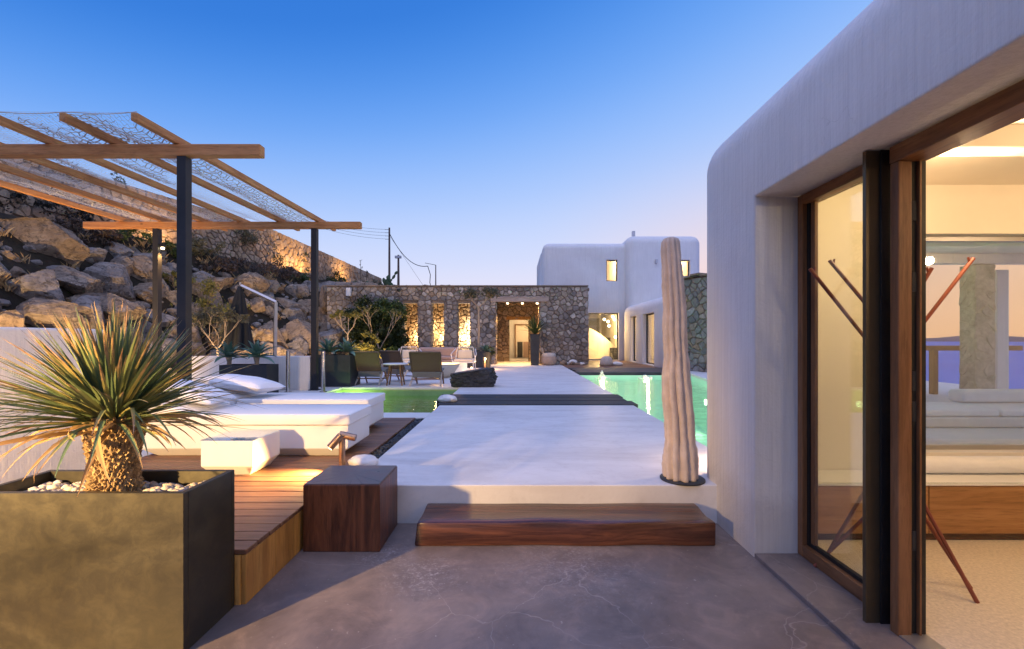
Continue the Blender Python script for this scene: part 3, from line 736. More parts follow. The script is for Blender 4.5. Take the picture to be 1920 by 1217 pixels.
# fixed window beside the steel post
fx0, fx1 = .275, .36
win = MB().box(fx0, fx1, 2.865, 2.915, .03, 2.31).build('window_frame', 'frame_wood', house, bevel=.004)
MB().box(fx0, fx1, 2.15, 2.864, 2.25, 2.31).build('head_rail', 'frame_wood_y', win, bevel=.004)
MB().box(fx0, fx1, 2.15, 2.864, .03, .105).build('bottom_rail', 'frame_wood_y', win, bevel=.004)
MB().box(fx0+.028, fx1-.004, 2.838, 2.863, .106, 2.249).build('inner_stile', 'gasket', win)
MB().box(fx0+.034, fx1-.03, 2.80, 2.837, .106, 2.249).build('inner_stile', 'frame_wood', win, bevel=.003)
MB().box(fx0+.03, fx1-.03, 2.16, 2.862, .106, .128).build('inner_rail', 'gasket', win)
MB().box(fx0+.045, fx0+.053, 2.16, 2.83, .1, 2.26).build('pane', 'glass', win)
po = MB().box(.163, .292, 2.20, 2.222, -.02, 2.312).build('steel_post', 'bronze_post', house, bevel=.002)
MB().box(.228, .291, 2.190, 2.199, -.02, 2.312).build('post_flange', 'steel_black', po, bevel=.002)
MB().box(.235, .372, -1.38, 2.15, 2.225, 2.305).build('door_head', 'frame_wood_y', house, bevel=.004)
dr = MB().box(.236, .300, 2.10, 2.148, .012, 2.224).build('door_stile', 'frame_wood', house, bevel=.005)
MB().box(.301, .330, 2.112, 2.148, .012, 2.224).build('lock_rail', 'gasket', dr); MB().box(.331, .340, 2.095, 2.148, .012, 2.224).build('trim', 'frame_wood', dr)
MB().box(.341, .368, 2.105, 2.148, .03, 2.224).build('gasket_rail', 'steel_black', dr)
for zz in (.42, 1.02, 1.16, 1.62, 1.95): MB().box(.306, .325, 2.106, 2.1125, zz, zz+.09).build('latch_plate', 'planter_dark', dr)
MB().box(.310, .316, 2.15, 2.86, .1, 2.24).build('door_pane', 'glass', dr)
MB().box(.24, .37, -1.38, 2.15, .029, .034).build('sill_track', 'alu', house)
# picture window looking out to the sea
pw = MB().box(3.05-HX, 3.51, 3.50, 3.55, .55, .585).build('picture_window_frame', 'alu', house)
MB().box(3.05-HX, 3.51, 3.50, 3.55, 2.155, 2.19).build('head_rail', 'alu', pw); MB().box(3.05-HX, 3.08-HX, 3.50, 3.55, .586, 2.154).build('side_rail', 'alu', pw)
MB().box(3.08-HX, 3.51, 3.52, 3.527, .586, 2.154).build('pane', 'glass_green', pw)
# furniture inside
t = thing('bench_cabinet', 'long low wooden drawer bench below the picture window inside the house', 'cabinet', (HX, 3.08, .033))
MB().box(.40, 4.2, .02, .31, 0, .05).build('plinth', 'walnut_long', t)
MB().box(.39, 4.21, .016, .31, .05, .375).build('carcass', 'gasket', t)
for a, c in ((.40, 1.262), (1.268, 2.13), (2.136, 3.0), (3.006, 3.87)): MB().box(a, c, -.004, .016, .052, .372).build('drawer_front', 'cabinet_wood', t, bevel=.002, seg=1)
MB().box(.39, 4.21, -.012, .318, .376, .392).build('top', 'cabinet_white', t, bevel=.004)
MB().box(.39, 4.21, -.012, .0, .393, .398).build('glass_edge', 'glass_green', t)
o = MB().box(1.35, 4.15, .17, .30, 0, .12).build('bolster', 'cushion', None, bevel=.055, seg=4, smooth=True, loc=(HX, 3.08, .426)); tag(o, 'long white bolster lying on the wooden drawer bench', 'cushion')
cr_ = thing('coat_rack', 'coat rack of crossed dark red wooden sticks standing behind the glass', 'coat rack', (2.16, 2.62, .032))
for (bx_, by_, lz, hz_, tx_, ty_, tz_) in ((-.36, .12, .46, 1.22, -.44, .04, 1.78), (-.24, -.16, .80, 1.42, -.285, .10, 1.84), (.34, -.12, .60, 1.25, .455, -.02, 1.83), (.235, -.26, .72, 1.46, .28, .10, 1.87), (.19, .10, .55, 1.40, .19, -.05, 1.77), (-.23, .22, .70, 1.34, -.20, -.14, 1.80)):
    k = .018; st = MB().tube([(bx_, by_, 0), (bx_*.06, by_*.06, lz), (tx_*.05, ty_*.05, hz_), (tx_, ty_, tz_)], .0105, 8).build('stick', 'red_stick', cr_, smooth=True)
    e = Vector((tx_, ty_, tz_)); d = (e-Vector((tx_*.05, ty_*.05, hz_))).normalized()
    MB().tube([e-d*.035, e-d*.012+Vector((-.022 if tx_ > 0 else .022, 0, .016))], .006, 6).build('peg', 'red_stick', st)
for k, (x, y) in enumerate([(3.2, 1.6), (3.4, -.6), (2.5, 2.5), (4.4, 2.2), (3.0, -2.8)]):
    t = thing('ceiling_light', 'small round ceiling spotlight inside the house by the glass door', 'lamp', (x, y, 2.554), 0, 'ceiling spotlights in the room')
    MB().tube([(0, 0, -.03), (0, 0, 0)], .045, 14).build('trim', 'white_metal', t); MB().tube([(0, 0, -.034), (0, 0, -.03)], .034, 14).build('lens', 'bulb', t)
    lamp('ceiling_lamp', 'POINT', (0, 0, -.32), 30, (1, .67, .36), t, .04)

# outside the picture window: seat blocks, stone pier, railing, beams
t = thing('terrace_sofa', 'pale built-in sofa blocks on the terrace seen through the picture window', 'sofa', (5.6, 5.6, Z0))
MB().box(-1.0, 2.2, .1, .9, 0, .13).build('base', 'plaster', t, bevel=.02); MB().box(-.98, .5, .12, .88, .132, .22).build('seat_cushion', 'cushion', t, bevel=.03, seg=3)
MB().box(.52, 2.18, .12, .88, .132, .22).build('seat_cushion', 'cushion', t, bevel=.03, seg=3); MB().box(.6, 2.18, .70, .95, .225, .40).build('backrest', 'cushion', t, bevel=.05, seg=3)
pier = thing('stone_pier', 'grey stone pier on the terrace seen through the picture window', 'pillar', (8.285, 8.02, Z0-.01))
MB().box(-.175, .175, .01, .29, 0, 2.44).build('core', 'stone_veiled', pier)
masonry(pier, .36, 2.44, .15, (-.18, .005, 0), (1,0,0), (0,-1,0), 'stone_veiled', None, .004, seed=41, joint=.002)
masonry(pier, .28, 2.44, .15, (-.18, .01, 0), (0,1,0), (-1,0,0), 'stone_veiled', None, .004, seed=42, joint=.002)
t = thing('terrace_railing', 'dark wooden railing facing the sea seen through the picture window', 'railing', (8.2, 9.2, Z0))
for x in (-1.1, .25, 1.6): MB().box(x-.05, x+.05, -.05, .05, 0, .88).build('post', 'frame_wood', t)
MB().box(-1.6, 2.0, -.05, .05, .88, .98).build('rail', 'frame_wood', t)
t = thing('terrace_canopy', 'white flat canopy on beams over the terrace beyond the picture window', 'canopy', (6.4, 6.2, Z0))
MB().box(-2.2, 3.2, -2.2, 3.0, 2.62, 2.78).build('slab', 'plaster', t, bevel=.03)
for y in (-1.4, .2, 1.8): MB().box(-2.2, 3.2, y, y+.14, 2.44, 2.619).build('beam', 'plaster', t, bevel=.01)
for x, y in ((2.9, 2.6), (2.9, -1.9)): MB().box(x-.12, x+.12, y-.12, y+.12, 0, 2.44).build('post', 'plaster', t, bevel=.02)
t = thing('canopy_light', 'small round spotlight under the white canopy slab beyond the picture window', 'lamp', (7.3, 6.9, Z0+2.62))
MB().tube([(0, 0, -.03), (0, 0, -.001)], .05, 14).build('trim', 'white_metal', t); lamp('canopy_lamp', 'POINT', (0, 0, -.12), 22, WARM2, t, .025)

# ================================================================== STONE GATEHOUSE
GY = 20.0; gx0, gx1, gz = -8.3, 3.17, 3.72
gate = thing('stone_gatehouse', 'long low brown stone building with tall lit openings and a doorway', 'building', (0, GY, 0))
ou = lambda px: (px-CX)/F*GY
ops = [(ou(755), ou(784)), (ou(808), ou(833)), (ou(857), ou(882))]
zo = H+(636-564)/F*GY; dx0, dx1 = ou(930), ou(1012); dz = H+(636-566)/F*GY
holes = [(a-gx0, -.1, c-gx0, zo-Z0) for a, c in ops]+[(dx0-gx0, -.1, dx1-gx0, dz-Z0)]
core = MB().box(gx0, gx1, .03, .52, -.3, gz).build('wall', 'mortar', gate)
carve(core, [(a, c, GY-.5, GY+1, -1, zo) for a, c in ops]+[(dx0, dx1, GY-.5, GY+1, -1, dz)])
# stones are built in world axes relative to the thing's own origin
masonry(gate, gx1-gx0, gz-Z0-.03, .215, (gx0, .02, Z0), (1,0,0), (0,-1,0), 'stone_brown', None, .042, 1.3, holes, 11, 300, None, .007)
masonry(gate, .5, gz-Z0-.03, .24, (gx1, .03, Z0), (0,1,0), (1,0,0), 'stone_brown', None, .05, 1.2, (), 12, 0)
# jamb stones of the openings
for k, (a, c) in enumerate(ops+[(dx0, dx1)]):
    zz = (zo if k < 3 else dz)-Z0
    masonry(gate, .46, zz, .24, (a, .05, Z0), (0,1,0), (1,0,0), 'stone_brown', None, .03, 1.1, (), 20+k, 0)
    masonry(gate, .46, zz, .24, (c, .05, Z0), (0,1,0), (-1,0,0), 'stone_brown', None, .03, 1.1, (), 30+k, 0)
MB().box(ou(920), ou(1029), -.075, .3, dz, dz+.23).build('door_lintel', 'old_beam', gate, bevel=.015)
for a, c in ops: MB().box(a-.02, c+.02, .10, .50, zo-.10, zo+.02).build('opening_lintel', 'old_beam', gate, bevel=.01)
MB().box(gx0-.02, gx1+.02, -.04, 3.6, gz, gz+.05).build('roof_slab', 'mortar_pale', gate)
# room behind
bx0, bx1 = P(955, 0, 22.9).x, P(991, 0, 22.9).x; bz = 2.38
bk = MB().box(gx0, gx1, 2.95, 3.3, -.3, gz-.01).build('back_wall', 'mortar', gate)
carve(bk, [(bx0, bx1, GY+2.5, GY+4, -1, bz)])
masonry(gate, gx1-gx0, gz-Z0-.3, .22, (gx0, 2.93, Z0), (1,0,0), (0,-1,0), 'stone_tan', None, .05, 1.35, [(bx0-gx0, -.1, bx1-gx0, bz-Z0)], 15, 0)
MB().box(bx0-.15, bx1+.12, 2.86, 3.1, bz, bz+.16).build('inner_lintel', 'fascia_wood', gate, bevel=.01)
MB().box(-5.75, -5.5, .53, 2.9, -.3, gz-.01).build('cross_wall', 'mortar', gate)
MB().box(dx0-.75, dx0-.45, .53, 2.9, -.3, gz-.01).build('cross_wall', 'mortar', gate)
masonry(gate, 2.36, gz-Z0-.3, .25, (dx0-.44, .55, Z0), (0,1,0), (1,0,0), 'stone_tan', None, .04, 1.2, (), 16, 0)
MB().box(dx1+.05, dx1+.3, .53, 2.9, -.3, gz-.01).build('cross_wall', 'mortar', gate)
masonry(gate, 2.36, gz-Z0-.3, .25, (dx1+.05, .55, Z0), (0,1,0), (-1,0,0), 'stone_tan', None, .04, 1.2, (), 17, 0)
MB().box(gx0, gx1, .5, 3.3, gz-.22, gz-.02).build('ceiling', 'old_beam', gate)
MB().box(gx0, XL-.01, .10, 3.0, -.3, Z0-.01).build('room_floor', 'walkway', gate)
for k, px in enumerate((952, 980, 1008)):
    t = thing('downlight', 'small glowing downlight under the stone doorway lintel', 'lamp', (P(px-.5, 0, GY+.28).x, GY+.40, dz+.03), 0, 'downlights over the stone doorway')
    MB().tube([(0, 0, -.05), (0, 0, .05)], .05, 12).build('housing', 'white_metal', t); MB().tube([(0, 0, -.09), (0, 0, -.05)], [.045, .05], 12).build('lens', 'bulb', t)
    lamp('downlight_lamp', 'SPOT', (0, 0, -.10), 420, WARM, t, .05, (P(px, 0, GY).x*0, .15, -3), 100)
for k, ((a, c), e) in enumerate(zip(ops, (55, 45, 80))):
    xx = (a+c)/2
    for s_ in (0, 1):
        t = thing('wall_light', ('lower' if s_ else 'upper')+' wall lamp in the stone room behind '+('the opening beside the dark shrub', 'the middle tall opening', 'the opening beside the olive tree')[k], 'lamp', (xx+(-.22 if s_ else .2), GY+2.8, 2.0-.55*s_), 0, 'wall lamps in the stone room')
        MB().tube([(0, .07, 0), (0, .02, 0)], .05, 10).build('bracket', 'steel_black', t); MB().tube([(0, 0, -.09), (0, 0, .09)], .035, 10).build('shade', 'bulb_soft', t)
        lamp('wall_lamp', 'POINT', (0, -.12, 0), e*1.1, (1, .66, .30) if k < 2 else (1, .80, .50), t, .05)
# passage behind the doorway
pas = thing('passage', 'white plastered passage with a wood framed glass door beyond the stone doorway', 'passage', (0, 23.35, Z0))
MB().box(bx0-.6, bx0-.5, 0, 4.4, -.2, 2.9).build('wall', 'plaster', pas); MB().box(bx1+.5, bx1+.6, 0, 4.4, -.2, 2.9).build('wall', 'plaster', pas)
ew = MB().box(bx0-.6, bx1+.6, 4.4, 4.55, -.2, 2.9).build('end_wall', 'plaster', pas)
MB().box(bx0-.6, bx1+.6, 0, 4.5, 2.9, 3.0).build('ceiling', 'plaster', pas)
d0, d1, dzz = P(967, 0, 27.7).x, P(993, 0, 27.7).x, 1.95
fr_ = MB().box(d0-.07, d0, 4.30, 4.39, 0, dzz+.07).build('door_frame', 'teak', pas); MB().box(d1, d1+.07, 4.30, 4.39, 0, dzz+.07).build('frame_post', 'teak', fr_); MB().box(d0, d1, 4.30, 4.39, dzz, dzz+.07).build('frame_head', 'teak', fr_)
MB().box(d0, d1, 4.36, 4.39, 0, dzz).build('door_leaf', 'plaster_inside', pas)
MB().box(d0+.1, d0+.42, 4.335, 4.36, 0, .95).build('dark_panel', 'art_dark', pas); MB().box(d0+.46, d1-.02, 4.335, 4.36, .0, .95).build('picture_panel', 'fabric_pink', pas)
t = thing('passage_light', 'wall lamp glowing in the white passage behind the stone doorway', 'lamp', (bx0-.45, 24.9, 1.85))
MB().tube([(-.05, 0, 0), (0, 0, 0)], .05, 10).build('bracket', 'steel_black', t); MB().tube([(.03, 0, -.08), (.03, 0, .08)], .04, 10).build('shade', 'bulb_soft', t)
lamp('passage_lamp', 'POINT', (.12, .1, .1), 60, WARM2, t, .03)
t = thing('passage_light', 'second wall lamp near the framed door at the end of the passage', 'lamp', (bx1+.45, 26.5, 1.95))
MB().tube([(.05, 0, 0), (0, 0, 0)], .05, 10).build('bracket', 'steel_black', t); MB().tube([(-.03, 0, -.08), (-.03, 0, .08)], .04, 10).build('shade', 'bulb_soft', t)
lamp('passage_lamp', 'POINT', (-.2, 0, .1), 45, WARM2, t, .03)

# ================================================================== WHITE HOUSE BEHIND THE POOL
vil = thing('villa', 'two-storey white rounded house with lit windows behind the stone gatehouse', 'house', (0, 24, 0))
def soft_block(name, x0, x1, y0, y1, z0, z1, r, seg=7):
    o = MB().box(x0, x1, y0-24, y1-24, z0, z1).build(name, 'plaster', vil)
    bm = bmesh.new(); bm.from_mesh(o.data); ed = [e for e in bm.edges if not (e.verts[0].co.z <= z0+.01 and e.verts[1].co.z <= z0+.01)]
    bmesh.ops.bevel(bm, geom=ed, offset=r, segments=seg, profile=.5, affect='EDGES'); bm.to_mesh(o.data); bm.free(); bpy.context.view_layer.update(); return o
wx = lambda px, Y=24: (px-CX)/F*Y
wz = lambda py, Y=24: H-(py-CY)/F*Y
b1 = soft_block('upper_block', wx(1018), 6.6, 24, 31, -.3, wz(455), .32)
carve(b1, [(1.9, 6.3, 24.35, 30.5, Z0+.004, 3.1), (1.9, 6.3, 24.35, 30.5, 3.4, 6.1), (wx(1102), wx(1160), 23.5, 24.6, Z0+.02, wz(587)), (wx(1137), wx(1158), 23.5, 24.6, wz(527), wz(487))], bevel=.02)
b2 = soft_block('tall_block', 5.75, wx(1317, 23.6), 23.62, 31.4, -.3, wz(440, 23.6), .45)
carve(b2, [(6.4, 9.3, 24.05, 30.5, 3.4, 6.4), (8.42, 9.06, 23.2, 24.3, wz(518, 23.6), wz(487, 23.6))], bevel=.02)
soft_block('stair_tower', wx(1013, 25.5), 3.4, 25.4, 30, 0, wz(470, 25.5), .3)
wg = soft_block('garden_wing', 5.62, 9.3, 17.1, 23.9, -.2, 3.12, .42)
carve(wg, [(5.95, 9.0, 17.5, 23.5, Z0+.01, 2.8), (5.3, 6.2, 21.25, 22.35, .33, 2.5), (5.3, 6.2, 18.5, 20.2, .33, 2.5), (8.6, 9.6, 19.5, 23.0, 1.0, 2.4)], bevel=.015)
def window(x0, x1, y, z0, z1, axis='x', split=True, mat='gasket'):
    f = .05
    def bx_(a, c, d, e, nm, m, par):
        mb = MB()
        if axis == 'x': mb.box(a, c, y-24, y-24+.05, d, e)
        else: mb.box(y, y+.05, a-24, c-24, d, e)
        return mb.build(nm, m, par)
    fr = bx_(x0, x0+f, z0, z1, 'window_frame', mat, vil); bx_(x1-f, x1, z0, z1, 'side_rail', mat, fr)
    bx_(x0+f, x1-f, z1-f, z1, 'head_rail', mat, fr); bx_(x0+f, x1-f, z0, z0+f, 'bottom_rail', mat, fr)
    mb = MB()
    if axis == 'x': mb.box(x0+f, x1-f, y-24+.02, y-24+.028, z0+f, z1-f)
    else: mb.box(y+.02, y+.028, x0-24+f, x1-24-f, z0+f, z1-f)
    mb.build('pane', 'glass', fr); return fr
window(wx(1102), wx(1160), 24.18, Z0+.02, wz(587)); window(wx(1137), wx(1158), 24.15, wz(527), wz(487)); window(8.42, 9.06, 23.8, wz(518, 23.6), wz(487, 23.6))
window(21.25, 22.35, 5.80, .33, 2.5, 'y'); window(18.5, 20.2, 5.80, .33, 2.5, 'y')
# what the big lit window shows: curved stair wall, dark picture, globe lamp cluster
mb = MB(); pts = []
for i in range(17):
    t_ = i/16; pts.append((4.25+1.5*t_, 26.4-24-.5*math.sin(t_*2.6), 2.05-1.15*t_**1.25))
for i in range(16):
    a, c = pts[i], pts[i+1]; mb.add([(a[0],a[1],Z0),(c[0],c[1],Z0),(c[0],c[1],c[2]),(a[0],a[1],a[2]),(a[0],a[1]+.15,Z0),(c[0],c[1]+.15,Z0),(c[0],c[1]+.15,c[2]),(a[0],a[1]+.15,a[2])], [(0,1,2,3),(3,2,6,7),(7,6,5,4)])
mb.build('stair_balustrade', 'plaster_inside', vil, smooth=True)
for i in range(5): MB().box(5.35, 6.2, 1.75-.22*i, 1.95-.22*i, Z0+.02, Z0+.10+.13*(4-i)).build('stair_step', 'art_dark', vil)
MB().box(4.45, 5.2, 4.2, 4.25, 1.1, 2.7).build('dark_panel', 'art_dark', vil)
MB().box(5.0, 6.1, 3.6, 3.65, 1.25, 1.5).build('dark_shelf', 'art_dark', vil)
cl = thing('pendant_cluster', 'cluster of small glowing glass globes hanging inside the big lit window', 'lamp', (4.75, 25.3, 2.0))
for k, (px, py) in enumerate(((1133, 599), (1149, 594), (1152, 599), (1140, 603), (1142, 611), (1154, 632))):
    q = P(px, py, 25.2); MB().add(*(lambda m: (m.v, m.f))(blob(k, .075, .075, .075, 2, 0, fine=0))).build('globe', 'bulb', cl, smooth='all', loc=(q.x-4.75, q.y-25.3, q.z-2.0))
    MB().tube([(q.x-4.75, q.y-25.3, q.z-2.0+.07), (q.x-4.75+.02, q.y-25.3, 1.1)], .006, 5).build('cord', 'wire_black', cl)
lamp('cluster_lamp', 'POINT', (0, -.15, .15), 420, (1, .62, .24), cl, .06)
for nm, lab, loc, e in (('ceiling_light', 'ceiling lamp in the hall behind the big lit window', (3.0, 28.5, 3.0), 60), ('ceiling_light', 'ceiling lamp in the upper room behind the small square window', (4.9, 26.2, 6.0), 170), ('ceiling_light', 'ceiling lamp in the tall block behind its small window', (8.6, 25.6, 6.2), 150), ('ceiling_light', 'ceiling lamp in the garden wing beside the pool', (7.3, 20.6, 2.75), 90)):
    t = thing(nm, lab, 'lamp', loc); MB().tube([(0, 0, -.04), (0, 0, .06)], .08, 14).build('trim', 'white_metal', t); lamp('room_lamp', 'POINT', (0, 0, -.2), e*2.0, (1, .60, .24), t, .05)
MB().box(wx(1186, 26), wx(1191, 26), 26-24, 26.2-24, wz(440, 23.6)-.1, wz(433, 26)).build('roof_box', 'camera_box', vil)
MB().box(wx(1228, 23.6), wx(1232, 23.6), -.52, -.39, wz(494, 23.6), wz(487, 23.6)).build('wall_fitting', 'camera_box', vil)

# ================================================================== STONE WALL BESIDE THE POOL
sw = thing('stone_wall', 'grey rubble stone wall with rough slate cap beside the far end of the pool', 'wall', (0, 0, 0))
A = Vector((5.62, 16.95, -.1)); B = Vector((6.75, 14.6, -.1)); u = (B-A).normalized(); n_ = Vector((u.y, -u.x, 0)); n_ = n_ if n_.dot(Vector((-A.x, -A.y, 0))) > 0 else -n_
L = (B-A).length
c4 = [A-n_*.03, B-n_*.03, B-n_*.5, A-n_*.5]
MB().prism([(p.x, p.y) for p in c4], -.1, 3.52).build('core', 'mortar', sw)
masonry(sw, L, 3.6, .235, A-n_*.03, u, n_, 'stone_grey', None, .05, 1.6, (), 51, 300, None, .010)
e2 = Vector((-u.x, -u.y, 0)); masonry(sw, .5, 3.6, .2, A-n_*.5, n_, e2, 'stone_brown', None, .05, 1.2, (), 52, 60)
for k in range(6):
    p = A+u*(L*k/6-.12); q = A+u*(L*(k+1)/6-.10); th = rnd.uniform(.05, .10); oh = rnd.uniform(.05, .16); z = 3.525+rnd.uniform(0, .012)+(.08 if k > 1 else 0)*rnd.random()
    cc = [p+n_*oh, q+n_*(oh+rnd.uniform(-.05, .05)), q-n_*.55, p-n_*.55]
    MB().prism([(v.x, v.y) for v in cc], z, z+th).build('cap_slab', 'stone_slate', sw, bevel=.015, seg=1)

# ================================================================== RETAINING WALL ON THE HILL
rw = thing('retaining_wall', 'long tan stone retaining wall along the top of the boulder slope', 'wall', (0, 0, 0))
segs = [(11.0, 14.2), (14.2, 17.9), (17.9, 23.0), (23.0, 30.0), (30.0, 42.0)]
zt = 7.0
for k, (ya, yb) in enumerate(segs):
    A = Vector((wallx(ya), ya, 4.2)); B = Vector((wallx(yb), yb, 4.2)); u = (B-A).normalized(); n_ = Vector((u.y, -u.x, 0))
    if n_.x < 0: n_ = -n_
    L = (B-A).length
    MB().prism([(p.x, p.y) for p in (A, B, B-n_*.5, A-n_*.5)], 4.0, zt).build('core', 'mortar_pale', rw)
    masonry(rw, L, zt-4.2, (.29, .28, .28, .34, .45)[k], A+n_*.005, u, n_, 'stone_tan', None, .06, 1.15, (), 60+k, (30, 70, 110, 60, 30)[k], None, .016)

# ================================================================== PERGOLA
pg = thing('pergola', 'timber pergola with orange beams on square black steel posts over the terrace', 'pergola', (-5.8, 7.9, Z0))
ox, oy, oz = -5.8, 7.9, Z0
def ps(x, y): return MB().box(x-.06-ox, x+.06-ox, y-oy, y+.12-oy, -.02, 3.81-oz).build('post', 'post_grey', pg, bevel=.004, seg=1)
for x, y in ((-4.40, 5.98), (-7.86, 5.98), (-4.40, 9.9), (-7.85, 9.9)):
    p_ = ps(x, y); MB().box(x-.1-ox, x+.1-ox, y-.04-oy, y+.16-oy, -.005, .012).build('base_plate', 'post_grey', p_)
def beam(x0, x1, y, h):
    return MB().box(x0-ox, x1-ox, y-oy, y+.13-oy, 3.815-oz, 3.815+h-oz).build('beam', 'pergola_wood_x', pg, bevel=.012, seg=2)
beam(-9.6, -3.36, 5.97, .152); beam(-9.42, -3.38, 9.89, .145)
for k in range(6):
    x0 = -4.50-.845*k; x1 = -4.30-.855*k
    m = MB().add([(x0-.040, 5.36, 3.975), (x0+.040, 5.36, 3.975), (x1+.040, 10.8, 3.96), (x1-.040, 10.8, 3.96), (x0-.040, 5.36, 4.072), (x0+.040, 5.36, 4.072), (x1+.040, 10.8, 4.062), (x1-.040, 10.8, 4.062)],
                 [(0,3,2,1),(4,5,6,7),(0,1,5,4),(1,2,6,5),(2,3,7,6),(3,0,4,7)])
    m.v = [(a-ox, b_-oy, c+.002-oz) for a, b_, c in m.v]
    m.build('rafter', 'pergola_wood_y', pg, bevel=.010, seg=2)
# sagging fishing net thrown over the rafters
def netz(x, y):
    ph = ((x+4.4)/.85) % 1.0
    sag = .13*math.sin(PI*ph)**2*(.6+.6*noise.noise(Vector((x*.7, y*.5, 1))))
    fade = min(1, max(0, (y-5.38)/.25))
    return 4.10-sag*fade+.025*noise.noise(Vector((x*2.3, y*2.3, 7)))*fade
net = MB(); rg = random.Random(3)
X0, X1, Y0_, Y1_ = -8.7, -4.5, 5.40, 10.2
def ribbon(a, c, r):
    a = Vector(a); c = Vector(c); d = c-a
    if d.length < 1e-5: return
    d.normalize(); s_ = d.cross(Vector((0,0,1)));
    if s_.length < 1e-4: return
    s_ = s_.normalized()*r; up = Vector((0,0,r))
    net.add([a-s_, a+s_, a+up, c-s_, c+s_, c+up], [(0,1,4,3),(1,2,5,4),(2,0,3,5)])
st = .052; nxn, nyn = int((X1-X0)/st), int((Y1_-Y0_)/st)
gp = {}
for i in range(nxn+1):
    for j in range(nyn+1):
        x = X0+i*st+rg.uniform(-.012, .012)+(.02*noise.noise(Vector((i*.2, j*.2, 0)))); y = Y0_+j*st+rg.uniform(-.012, .012)*(j > 0)+(.5*st if i % 2 else 0)*(j > 0)
        gp[i, j] = (x, y, netz(x, y))
for i in range(nxn+1):
    for j in range(nyn+1):
        if i < nxn: ribbon(gp[i, j], gp[i+1, j], .0019)
        if j < nyn: ribbon(gp[i, j], gp[i, j+1], .0019)
o = net.build('net_mesh', 'net_cord'); o['kind'] = 'stuff'
shade = thing('shade_net', 'torn beige fishing net sagging over the pergola rafters', 'net', (0, 0, 0)); o.parent = shade
# coarse knotted rags of net
net = MB(); st2 = .085
pg2 = {}
for i in range(int((X1-X0)/st2)+1):
    for j in range(int((Y1_-Y0_)/st2)+1):
        x = X0+i*st2+rg.uniform(-.022, .022); y = Y0_+j*st2+rg.uniform(-.022, .022); pg2[i, j] = (x, min(Y1_, max(Y0_+.02, y+(.05 if i % 2 else 0))), netz(x, y)-.02)
for (i, j), p_ in pg2.items():
    dn = noise.fractal(Vector((p_[0]*.9, p_[1]*.55, 11)), 1, 2, 3)
    if dn < .08: continue
    th = .0045+.006*max(0, dn)
    for q in ((i+1, j), (i, j+1)):
        if q in pg2 and rg.random() < .96:
            a, c = Vector(p_), Vector(pg2[q]); m_ = (a+c)/2+Vector((rg.uniform(-.012, .012), rg.uniform(-.012, .012), rg.uniform(-.02, .005)))
            ribbon(a, m_, th); ribbon(m_, c, th)
o = net.build('net_rag', 'net_rag', shade); o['kind'] = 'stuff'
MB().tube([(X0+(X1-X0)*i/24, Y0_, netz(X0+(X1-X0)*i/24, Y0_)-.02*math.sin(PI*(i/24*5 % 1))) for i in range(25)], .006, 5).build('edge_rope', 'net_cord', shade)
# lamp on the far post
t = thing('post_lamp', 'small lit downlight fixed high on a black pergola post', 'lamp', (-7.79, 9.96, 3.42))
MB().box(.0, .10, -.04, .04, -.01, .05).build('housing', 'steel_black', t); MB().tube([(.06, 0, -.05), (.06, 0, -.011)], .034, 10).build('lens', 'bulb', t)
lamp('post_spot', 'SPOT', (.075, 0, -.07), 150, WARM, t, .025, (.0, 0, -1.6), 80)

# ================================================================== FRONT PLANTER AND YUCCA
px0, px1, py0, py1, pz = -2.44, -1.475, 2.02, 2.388, .716
pl = thing('steel_planter', 'large rectangular patinated steel planter holding the big yucca', 'planter', ((px0+px1)/2, (py0+py1)/2, 0))
cx_, cy_ = (px0+px1)/2, (py0+py1)/2; hx, hy = (px1-px0)/2, (py1-py0)/2; tk = .028
MB().box(-hx, hx, -hy, -hy+tk, 0, pz).build('front_panel', 'patina_steel', pl, bevel=.002, seg=1)
MB().box(-hx, hx, hy-tk, hy, 0, pz).build('back_panel', 'patina_steel', pl, bevel=.002, seg=1)
MB().box(hx-tk, hx+.001, -hy+tk+.001, hy-tk-.001, 0, pz-.001).build('side_panel', 'patina_steel', pl, bevel=.002, seg=1)
MB().box(-hx-.001, -hx+tk, -hy+tk+.001, hy-tk-.001, 0, pz-.001).build('side_panel', 'patina_steel', pl, bevel=.002, seg=1)
MB().box(-hx+tk, hx-tk, -hy+tk, hy-tk, .5, .635).build('soil', 'soil', pl)
pebbles('white_pebbles', (px0+tk, px1-tk, py0+tk, py1-tk), 520, .013, .026, 'pebble_white', 9, .634, 1.6, 'white pebbles filling the steel planter around the yucca trunk', 'pebbles')
yx, yy, yz = -1.945, 2.205, .62
yu = thing('yucca', 'big spiky yucca with a thick scaly trunk and drooping dry outer leaves', 'plant', (yx, yy, yz))
tr_prof = [(.120, 0), (.100, .05), (.088, .10), (.090, .17), (.102, .26), (.112, .33), (.106, .39), (.06, .43)]
MB().lathe(tr_prof, 26).build('trunk', 'yucca_scale', yu, smooth='all')
mb = MB(); rg = random.Random(5)
def trad(z):
    for (r0, z0), (r1, z1) in zip(tr_prof, tr_prof[1:]):
        if z0 <= z <= z1: return r0+(r1-r0)*(z-z0)/(z1-z0)
    return .07
rows = 22
